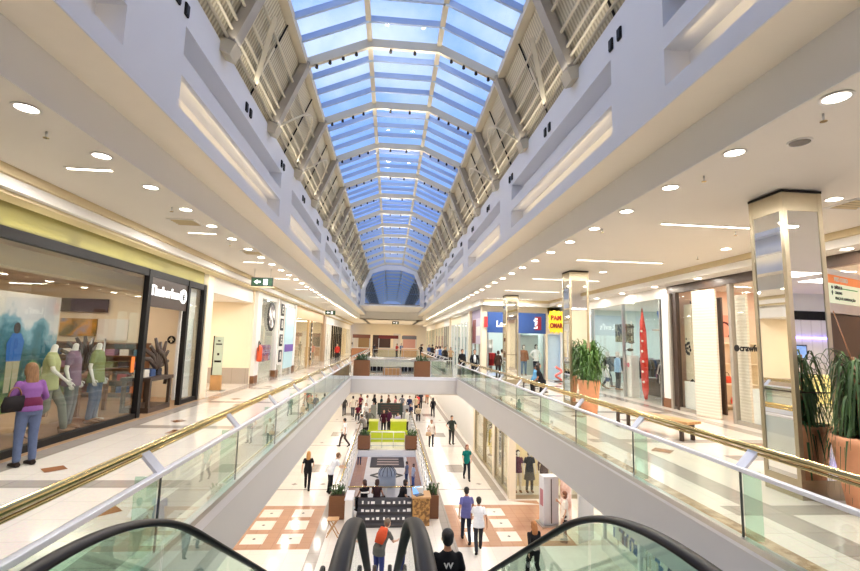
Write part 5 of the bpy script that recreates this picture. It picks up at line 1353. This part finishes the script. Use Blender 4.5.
m = MB(); m.tube([(.6,0,0),(.6,0,.98)],.03,8); m.build('post', BRASS, rl)
m = MB(); m.loft([((.6,0,.96),.03,.03),((.6,0,1.0),.07,.07),((.6,0,1.08),.05,.05),((.6,0,1.14),.01,.01)],12); m.build('knob', TERRA, rl)
m = MB(); m.box(-1.05,1.05,18.38,18.86,LZ,LZ+.12); o = m.build('kiosk_platform', DBROWN); tag(o,'low dark platform of the card kiosk under the attendants','platform')
for x,y,l in ((-.78,18.54,'small round stool under the attendant with tied hair'),(-.3,18.60,'small round stool under the attendant in maroon'),(.62,18.60,'small round stool under the attendant bending to the laptop')):
    st_ = thing('kiosk_stool',l,'stool',(x,y,LZ+.12)); m = MB(); m.disc((0,0,.36),.15,.04,16); m.build('seat', BLACK, st_); m = MB(); m.tube([(0,0,.0),(0,0,.36)],.025,8); m.disc((0,0,0),.14,.02,14); m.build('pedestal_leg', STEEL, st_)
# card display kiosk
ks = thing('card_display','black three tiered display rack of white cards facing the escalators',"display rack",(0.02,17.55,LZ))
m = MB(); m.ext([(0,0),(.78,0),(.78,.8),(.66,.8),(.0,.1)],lambda u,v:(-1.0,u,v),(2.02,0,0)); m.build('rack_body', mat('charcoal_laminate',(58,54,56),.5,var=.1), ks)
for t in (.12,.42,.72):
    y = .66*t+.02; z = .1+.7*t
    m = MB(); m.box(-1.0,1.02,y-.06,y-.03,z-.02,z+.07); m.build('ledge', mat('charcoal_laminate',(58,54,56),.5), ks)
kc = 0
cm = None
for ti,t in enumerate((.2,.5,.8)):
    for i in range(10):
        if (i*7+ti*3)%9 == 0: continue
        w_ = random.choice((.03,.04,.05,.07)); hh = random.choice((.08,.1,.12))
        m = MB(); m.box(-w_,w_,-.012,.0,0,hh); y = 17.55+.66*t-.05; z = LZ+.1+.7*t
        o = m.build('price_card', WHITE, None, (-.78+.19*i+random.uniform(-.03,.03),y-.03,z-.0)); o.rotation_euler = (-.4,0,0)
        tag(o,'white card standing on a ledge of the black display rack','card','white cards on the black display rack')
m = MB(); m.box(-1.15,1.2,-.25,.25,.93,1.0); m.box(-1.1,-.9,-.2,.2,0,.93); m.box(.95,1.15,-.2,.2,0,.93); o = m.build('kiosk_counter', DBROWN, None, (0.0,18.75,LZ), 0, .01) if 0 else None
wc = thing('wooden_counter','carved golden brown wooden counter beside the black card rack','counter',(1.37,18.0,LZ))
m = MB(); m.box(-.32,.32,-.35,.35,0,.98); m.build('counter_body', ramp_noise_mat('carved_wood',[(0,(60,40,20)),(.45,(120,84,44)),(.55,(176,130,70)),(1,(210,166,100))],9), wc, bevel=.015)
m = MB(); m.box(-.36,.36,-.39,.39,.98,1.03); m.build('counter_top', LWOOD, wc)
wp = thing('white_counter','white kiosk counter end beside the black card rack','counter',(-1.28,17.9,LZ))
m = MB(); m.box(-.13,.13,-.5,.5,0,1.0); m.build('counter_body', WHITE, wp, bevel=.01)
m = MB(); m.box(-.15,.15,-.53,.53,1.0,1.04); m.build('counter_top', CAPM, wp)
for x,z,lab in ((-.75,0,'light paper sheets on the kiosk rack in front of the seated attendants'),(1.3,.0,'white till on the wooden kiosk counter')):
    m = MB(); m.box(-.16,.16,-.1,.1,0,.02 if x < 0 else .22); o = m.build('paper_sheets' if x < 0 else 'cash_till', WHITE, None, (x,18.42 if x < 0 else 18.1, LZ+(.952 if x < 0 else 1.03))); tag(o,lab,'papers' if x < 0 else 'till')
lt = thing('laptop','open laptop with a blue lit screen on the wooden kiosk counter','laptop',(1.28,17.85,LZ+1.032),.5)
m = MB(); m.box(-.17,.17,-.12,.12,0,.02); m.build('keyboard_base', DTILE, lt)
m = MB(); m.add([(-.17,.12,.02),(.17,.12,.02),(.17,.2,.25),(-.17,.2,.25),(-.17,.135,.02),(.17,.135,.02),(.17,.215,.25),(-.17,.215,.25)],[(0,1,2,3),(7,6,5,4),(0,4,5,1),(1,5,6,2),(2,6,7,3),(3,7,4,0)]); m.build('screen', mat('laptop_screen',(120,170,240),.3,emit=.4), lt)
fs_ = thing('folding_stool','small folding wooden stool beside the white kiosk counter','stool',(-1.75,16.9,LZ))
m = MB(); m.beam((-.2,-.15,0),(.15,-.15,.55),.03,.03); m.beam((-.2,.15,0),(.15,.15,.55),.03,.03); m.beam((.2,-.15,0),(-.15,-.15,.55),.03,.03); m.beam((.2,.15,0),(-.15,.15,.55),.03,.03); m.build('legs_frame', LWOOD, fs_)
m = MB(); m.box(-.2,.2,-.18,.18,.55,.57); m.build('seat', LWOOD, fs_)
# lime green counter island and dark board behind it
LIME = paint(186,200,40,.4)
for x0,x1,lab in ((-1.25,-.62,'short lime green counter block beside the gap'),(.25,1.35,'long lime green counter block')):
    r = thing('lime_counter',lab,'counter',((x0+x1)/2,33.2,LZ)); W = (x1-x0)/2
    m = MB(); m.box(-W,W,-.4,.4,0,1.1); m.build('counter_body', LIME, r, bevel=.02)
    m = MB(); m.box(-W-.03,W+.03,-.43,.43,1.1,1.15); m.build('counter_top', paint(226,226,120,.3), r)
m = MB(); m.box(-1.3,1.4,-.03,.03,.0,.75); o = m.build('lime_front_panel', LIME, None, (0.02,31.6,LZ)); tag(o,'low lime green front panel of the kiosk behind the white railing','panel')
db = thing('dark_board','dark green information board standing in a steel frame before the rest area','board',(.2,37.4,LZ))
m = MB(); m.box(-1.0,1.0,-.04,.04,.85,1.75); m.build('board_face', paint(48,58,52), db)
for k in range(4):
    m = MB(); m.box(-.75,.75,-.05,-.04,.98+.18*k,1.05+.18*k); m.build('printed_line', paint(90,60,54), db)
for s in (-1,1):
    m = MB(); m.box(s*1.3-.22,s*1.3+.22,-.04,.04,.1,1.6); m.build('steel_side', STEEL, db)
def table(label, loc):
    r = thing('round_table', label, 'table', loc, 0)
    m = MB(); m.disc((0,0,.72),.4,.03,20); m.build('tabletop', WHITE, r)
    m = MB(); m.tube([(0,0,.02),(0,0,.72)],.03,8); m.disc((0,0,0),.22,.02,16); m.build('pedestal_leg', STEEL, r)
for x,lab in ((-1.0,'white round table among the seated people nearest the striding couple side'),(.3,'white round table in the middle of the seated people'),(1.5,'white round table among the seated people by the red shirted man')): table(lab,(x,39.0,LZ))

# ---- lowest level things seen down the opening
dbd = thing('dark_stage_board','big black board with pale lettering lines lying on the lowest floor','board',(.1,44.3,BZ))
m = MB(); m.box(-1.5,1.6,-1.7,1.7,0,.06); m.build('board_face', paint(44,34,32), dbd)
for k in range(3):
    m = MB(); m.box(-.9,1.1,-1.1+.9*k,-.75+.9*k,.06,.08); m.build('pale_line', paint(170,150,140), dbd)
dm = thing('diamond_carpet','dark diamond outline inlay on the lowest floor','carpet',(.1,40.2,BZ))
m = MB(); 
for a,b in (((-1.3,0),(0,1.2)),((0,1.2),(1.3,0)),((1.3,0),(0,-1.2)),((0,-1.2),(-1.3,0))): m.beam((*a,.02),(*b,.02),.25,.03)
m.build('outline', paint(70,66,56), dm)
gl = thing('dome_kiosk','small white and grey ribbed dome of a kiosk on the lowest floor','kiosk',(.15,37.6,BZ)); gl.scale = (.6,.6,.75)
m = MB(); m.loft([((0,0,0),1.15,1.15),((0,0,1.1),1.15,1.15)],24); m.build('drum', paint(196,196,190), gl)
m = MB(); m.loft([((0,0,1.1),1.2,1.2),((0,0,1.5),1.05,1.05),((0,0,1.8),.7,.7),((0,0,1.95),.1,.1)],24); m.build('dome', paint(206,208,206), gl)
for k in range(12):
    a = 2*PI*k/12; m = MB(); m.tube([(1.2*math.cos(a),1.2*math.sin(a),1.12),(1.06*math.cos(a),1.06*math.sin(a),1.53),(.7*math.cos(a),.7*math.sin(a),1.84),(.1*math.cos(a),.1*math.sin(a),1.98)],.04,6); m.build('dome_rib', DTILE, gl)
person('person in light blue beside the black board on the lowest floor',(-2.4,43.5,BZ+.004),0,'stand',False,1.72,(120,150,200),(60,60,80),(40,30,26))
person('person in white near the dome kiosk on the lowest floor',(2.2,37.3,BZ+.004),2,'stand',True,1.7,(232,232,236),(90,110,160),(90,60,40),'bob')
person('person in grey stripes beside the person in white on the lowest floor',(1.7,38.0,BZ+.004),1,'stand',False,1.7,(150,150,160),(70,80,110),(60,40,30))

# ================================================================== lower shops
m = MB(); m.box(5.5,5.7,29.2,80,LZ,-1,0); m.box(-7.2,-7,0,80,LZ,-1,0); m.box(12,12.2,20.4,29,LZ,-1,0); m.box(5.7,12,29.0,29.2,LZ,-1,0); m.box(-7.2,5.7,80,80.2,LZ,-1,0)
struct(m.build('wall_lower', WHITE))
m = MB(); m.box(5.42,5.72,20.45,20.75,LZ,-1); m.box(5.42,5.72,28.9,29.25,LZ,-1); m.box(5.45,5.7,23.5,23.95,LZ,-1); m.box(8.6,8.9,20.45,20.75,LZ,-1); struct(m.build('wall_pier_lower', CREAM))
w = sempty('window_%d' % winN[0]); winN[0] += 1
m = MB(); m.box(5.46,5.66,20.75,28.9,-1.9,-1); m.box(5.7,8.6,20.5,20.7,-1.8,-1); m.build('header', CREAM, w)
for y in (20.8,22.1,23.5,25.95,26.4,28.9):
    m = MB(); m.box(5.48,5.6,y-.05,y+.05,LZ,-1.9); m.build('mullion', GOLDF, w)
for a,b in ((20.8,23.5),(23.95,25.95),(26.4,28.9)):
    m = MB(); m.box(5.52,5.524,a+.05,b-.05,LZ+.15,-1.9); m.build('glass_pane', SGLASS, w)
m = MB(); m.box(5.72,8.6,20.55,20.554,LZ+.15,-1.8); m.build('glass_pane', SGLASS, w)
m = MB(); m.box(5.46,5.6,20.75,28.9,LZ,LZ+.15); m.box(5.72,8.6,20.5,20.6,LZ,LZ+.15); m.build('bottom_frame', GOLDF, w)
m = MB(); m.box(7.3,7.4,22,29,LZ,-1.3,0); m.box(5.72,8.6,21.9,22.0,LZ,-1.3,0); struct(m.build('wall_display_back', mat('warm_display_wall',(232,214,170),.6,var=.04)))
area('window_lamp',(6.4,25.5,-1.15),1,6,60,(1,.85,.6)); area('window_lamp',(7.1,21.3,-1.15),2.6,.8,40,(1,.88,.7))
for x,lab,t,b,bs_ in ((5.98,'mannequin in a plum blouse and pale trousers in the lower corner window',(90,50,70),(226,214,196),'trousers'),(6.52,'mannequin in a black top and a wide dark skirt in the lower corner window',(40,40,44),(84,76,64),'skirt'),(7.2,'mannequin in a dark brown jacket in the lower corner window',(80,54,48),(60,50,46),'trousers')):
    mannequin(lab,(x,21.05,LZ+.125),PI,t,b,'stand','short' if x < 7 else 'long',1.82,False,True,bs_,(60,40,30))
mannequin('mannequin in a long black dress in the lower window before the yellow ones',(6.2,25.2,LZ+.12),PI/2,(24,24,28),(24,24,28),'stand','long',1.85,False,True,'skirt',(60,40,30))
mannequin('mannequin in a yellow dress in the lower window between two gold posts',(6.2,22.6,LZ+.12),PI/2,(226,186,60),(226,186,60),'stand','short',1.8,False,True,'skirt',(60,40,30))
mannequin('mannequin in a pale yellow dress in the last lit lower window',(6.2,27.6,LZ+.12),PI/2,(232,206,110),(232,206,110),'stand','short',1.8,False,True,'skirt',(60,40,30))
m = MB(); m.box(5.72,7.3,20.9,28.9,LZ,LZ+.12); struct(m.build('floor', LTILE))
m = MB(); m.box(5.72,8.6,20.7,20.899,LZ,LZ+.12); m.box(7.3,8.6,20.899,21.9,LZ,LZ+.12); struct(m.build('floor', LTILE))
# totem directory and leaning banner
tt = thing('directory_totem','tall white directory totem with a yellow slanted top on the terracotta tiles','sign',(6.25,17.75,LZ),.1)
m = MB(); m.box(-.42,.42,-.35,.35,0,.05); m.build('base', STEEL, tt)
m = MB(); m.box(-.3,.3,-.22,.22,.05,1.78); m.build('totem_body', mat('light_grey_laminate',(206,208,214),.4,var=.03), tt, bevel=.015)
m = MB(); m.box(-.31,-.302,-.16,.1,.7,1.3); m.build('side_print', paint(170,110,120), tt)
m = MB(); m.box(-.02,.02,-.23,-.221,.1,1.7); m.build('front_groove', DTILE, tt)
m = MB(); m.box(.305,.33,-.1,.16,1.0,1.65); m.build('side_label', BLACK, tt)
yl = thing('yellow_pointer','slanted yellow sign panel with black marks above the white directory totem','sign',(6.5,18.35,LZ+1.85),.1)
m = MB(); m.beam((-.35,0,.28),(.5,0,-.25),.05,.3,0,(0,1,0)); m.build('panel', paint(246,200,50), yl)
m = MB(); m.beam((-.2,-.04,.18),(.1,-.04,.0),.02,.1,0,(0,1,0)); m.beam((.2,-.04,-.06),(.35,-.04,-.16),.02,.1,0,(0,1,0)); m.build('black_mark', BLACK, yl)
m = MB(); m.tube([(0,0,-1.84),(0,0,.0)],.03,8); m.build('support', STEEL, yl)
m = MB(); m.box(-.4,.4,-.03,.03,0,2.3); o = m.build('white_banner', WHITE, None, (7.05,16.25,LZ), .5); tag(o,'big plain white banner panel standing at the lower shop corner','banner')
m = MB(); m.box(-.25,.25,-.03,.03,0,2.4); o = m.build('photo_panel', ramp_noise_mat('photo_print',[(0,(120,60,50)),(.45,(206,160,140)),(.6,(240,220,210)),(1,(250,240,236))],2), None, (6.75,17.3,LZ), .4); tag(o,'narrow photo panel of warm tones beside the big white banner','panel')
# near lower shop window with blue and white clothes seen through the escalator glass
m = MB(); m.box(7.3,7.5,6,15.6,LZ,LZ+.4,0); m.box(7.3,7.5,6,15.6,-1.5,-1,0); m.box(10,10.1,6,15.6,LZ,-1,0); struct(m.build('wall_lower_shop', WHITE))
w = sempty('window_%d' % winN[0]); winN[0] += 1
for y in (8.5,10.9,13.3,15.5):
    m = MB(); m.box(7.32,7.42,y-.05,y+.05,LZ+.4,-1.5); m.build('mullion', CAPM, w)
for a,b in ((8.5,10.9),(10.9,13.3),(13.3,15.5)):
    m = MB(); m.box(7.36,7.364,a+.05,b-.05,LZ+.4,-1.5); m.build('glass_pane', SGLASS, w)
area('window_lamp',(8.6,12,-1.1),2,6,70,(.9,.97,1))
BW = [(236,240,244),(60,110,180),(110,120,110),(200,210,220),(40,60,110),(226,222,214)]
for j,(x,y) in enumerate(((7.8,14.6),(7.8,12.6),(7.8,10.6))):
    for z in (0,1.45):
        rack('%s clothes rack in the %s bay of the blue and white lower shop window' % ('floor standing' if z == 0 else 'shelf mounted',('corner','middle','inner')[j]),(x,y,LZ+.006+z),PI/2,14,1.7,BW,'racks of the blue and white lower shop',1.35)
sh_ = None
m = MB(); m.box(-.4,.4,-3,3,-.02,0); o = m.build('rack_shelf', WHITE, None, (7.9,12.4,LZ+1.455)); tag(o,'long white shelf carrying the upper racks in the blue and white lower shop','shelf')
# west lower shops: plain wall with a lit window
for x,y0,y1,p in ((-4.9,4,56,16),(-3.3,4,56,16),(4.75,5,56,22)):
    y = y0
    while y < y1: area('lower_downlight',(x,y,-1.03),.3,.3,p,(1,.93,.84),shape='DISK'); y += 2.6
for x in (-3,0,3):
    for y in (56,60,64,68): area('lower_downlight',(x,y,-1.03),.4,.4,45,(1,.92,.82),shape='DISK')
for x in (7.2,9.4,11.2):
    for y in (16.6,18.8): area('lower_downlight',(x,y,-1.03),.3,.3,28,(1,.93,.84),shape='DISK')
for x in (-1.2,.9,3): area('lower_downlight',(x,28.8,-1.03),.3,.3,30,(1,.93,.84),shape='DISK')
area('lowest_lamp',(0,44,LZ-.55),6,12,260,(1,.92,.84)); area('lowest_lamp',(-5,24,LZ-.55),3,8,110,(1,.92,.84))

# ================================================================== escalators
def hz(y):
    if y <= 2.2: return 1.17
    if y <= 4.0: return 1.17-.6/3.6*(y-2.2)**2
    return max(.63-.6*(y-4.0), LZ+1.05)
def escalator(label, xa, xb):
    r = thing('escalator', label, 'escalator', ((xa+xb)/2,0,0)); W = (xb-xa)/2
    ys = [.5+.12*i for i in range(101)]
    for s in (-1,1):
        x = s*W
        path = [V((x,.62,.45)),V((x,.42,.6)),V((x,.36,.85)),V((x,.42,1.08))]+[V((x,y,hz(y))) for y in ys if y > .55]
        e = path[-1]; path += [V((x,e.y+.2,e.z-.08)),V((x,e.y+.28,e.z-.3)),V((x,e.y+.2,e.z-.55))]
        sm = [path[0]]
        for i in range(1,len(path)-1): sm.append((path[i-1]+path[i]*2+path[i+1])/4)
        sm.append(path[-1])
        m = MB(); m.loft([(p,.05,.024) for p in sm],14); m.build('handrail', RUBBER, r)
        brk = [.6,2.0,3.45,4.9,6.35,7.8,9.25,10.7,12.2]
        for a,b in zip(brk[:-1],brk[1:]):
            m = MB(); n = 8; P = []
            for i in range(n+1): y = a+.006+(b-a-.012)*i/n; P.append((y,hz(y)-.03))
            for i in range(n,-1,-1): y = a+.006+(b-a-.012)*i/n; P.append((y,hz(y)-.82))
            k = n+1
            m.v = [(x-.005,y,z) for y,z in P]+[(x+.005,y,z) for y,z in P]; N_ = len(P)
            for i in range(n):
                q = (i,i+1,N_-2-i,N_-1-i); m.f.append(q[::-1]); m.f.append([t+N_ for t in q]); m.m += [0,0]; m.s += [False,False]
            m.build('glass_panel', EGLASS, r)
        m = MB()
        for i in range(40):
            y0 = .6+11.8*i/40; y1 = .6+11.8*(i+1)/40; m.beam((x,y0,hz(y0)-.9),(x,y1,hz(y1)-.9),.16,.16)
        m.build('skirt', STEEL, r)
    y = 2.2; k = 0
    while y < 12:
        z = hz(y+.2)-1.13
        m = MB(); m.box(-W+.1,W-.1,y,y+.4,z-.25,z); m.build('step', DTILE, r); y += .38
    m = MB()
    for i in range(22):
        y0 = 2.3+8.9*i/22; y1 = 2.3+8.9*(i+1)/22; m.beam((0,y0,max(hz(y0)-1.6,LZ+.36)),(0,y1,max(hz(y1)-1.6,LZ+.36)),2*W+.1,.7)
    m.build('truss_cladding', STEEL, r)
    return r
escalator('escalator with green glass sides going down on the olive shop side',-1.5,-.19)
escalator('escalator with green glass sides on the mirrored column side carrying a rider in black',.2,1.52)

# ================================================================== sky
def world():
    w = bpy.data.worlds.new('sky'); S.world = w; w.use_nodes = True; nt = w.node_tree; N = nt.nodes; L = nt.links
    bg = N['Background']; tc = N.new('ShaderNodeTexCoord')
    no = N.new('ShaderNodeTexNoise'); no.inputs['Scale'].default_value = 2.6; no.inputs['Detail'].default_value = 6; L.new(tc.outputs['Generated'], no.inputs['Vector'])
    r = N.new('ShaderNodeValToRGB'); e = r.color_ramp.elements
    st = [(.32,(96,138,220)),(.5,(130,166,230)),(.68,(206,218,242))]
    e.new(.5)
    for el,(p,c) in zip(e,st): el.position = p; el.color = (*srgb(*c),1)
    L.new(no.outputs['Fac'], r.inputs['Fac']); L.new(r.outputs['Color'], bg.inputs['Color']); bg.inputs['Strength'].default_value = 1.25
# ---- smaller pieces belong to the part they sit on
SUB = {'shop_sign':{'lettering':'board','tree_emblem':'emblem'},'exit_sign':{'sign_face':'sign_box','arrow_pictogram':'sign_box','running_figure':'sign_box'},
 'directory_wall':{'lettering':'green_panel','arrow':'green_panel','green_line':'green_panel','inset_panel':'dark_wall'},'shop_fascia':{'lettering':'board','tab_lettering':'red_tab'},
 'yellow_sign':{'lettering':'yellow_board'},'surfboard_display':{'printed_mark':'board','oval_emblem':'board'},'handbag':{'handle':'bag_body'},'potted_dracaena':{'soil':'pot'},'potted_palm':{'soil':'pot'},
 'planter_box':{'soil':'box'},'display_shoe':{'sole':'upper'},'downlight':{'lens':'trim_ring'},'air_vent':{'slat':'backing'},'card_display':{'ledge':'rack_body'},'hat_tree':{'cap':'pole'},'dome_kiosk':{'dome_rib':'dome'},
 'directory_totem':{'side_print':'totem_body','front_groove':'totem_body','side_label':'totem_body'},'totem_sign':{'printed_line':'glass_panel'},'pink_poster':{'curl':'print'},'mounted_fire_extinguisher':{'hose':'valve'},
 'glass_balustrade':{'bracket':'handrail'},'script_sign':{},'hanging_sign_blade':{'printed_mark':'blade'},'white_pedestal':{'badge':'column_box'},'dark_board':{'printed_line':'board_face'},'dark_stage_board':{'pale_line':'board_face'},'picture_banner':{'dark_block':'banner_panel','light_block':'banner_panel'},'mountain_mural':{'printed_jacket':'printed_panel','printed_trousers':'printed_panel','printed_head':'printed_panel'}}
def base(n): return n.split('.')[0]
for o in list(bpy.data.objects):
    if o.parent is None and base(o.name) in SUB:
        mp = SUB[base(o.name)]; kids = list(o.children)
        for c in kids:
            t = mp.get(base(c.name))
            if t:
                p = [k for k in kids if base(k.name) == t]
                if p: c.parent = p[0]
    if o.parent is None and base(o.name) == 'letter_block_sign':
        kids = list(o.children); bl_ = sorted([k for k in kids if base(k.name) == 'letter_block'], key=lambda k: -max(v.co.z for v in k.data.vertices))
        for c, p in zip(sorted([k for k in kids if base(k.name) == 'block_letter'], key=lambda k: -k.location.z), bl_): c.parent = p
world()
S.view_settings.view_transform = 'Standard'; S.view_settings.look = 'None'; S.view_settings.gamma = 1; S.view_settings.exposure = .42
S.cycles.max_bounces = 10; S.cycles.diffuse_bounces = 5; S.cycles.glossy_bounces = 5; S.cycles.transparent_max_bounces = 32; S.cycles.caustics_reflective = False; S.cycles.caustics_refractive = False
S.cycles.sample_clamp_indirect = 6
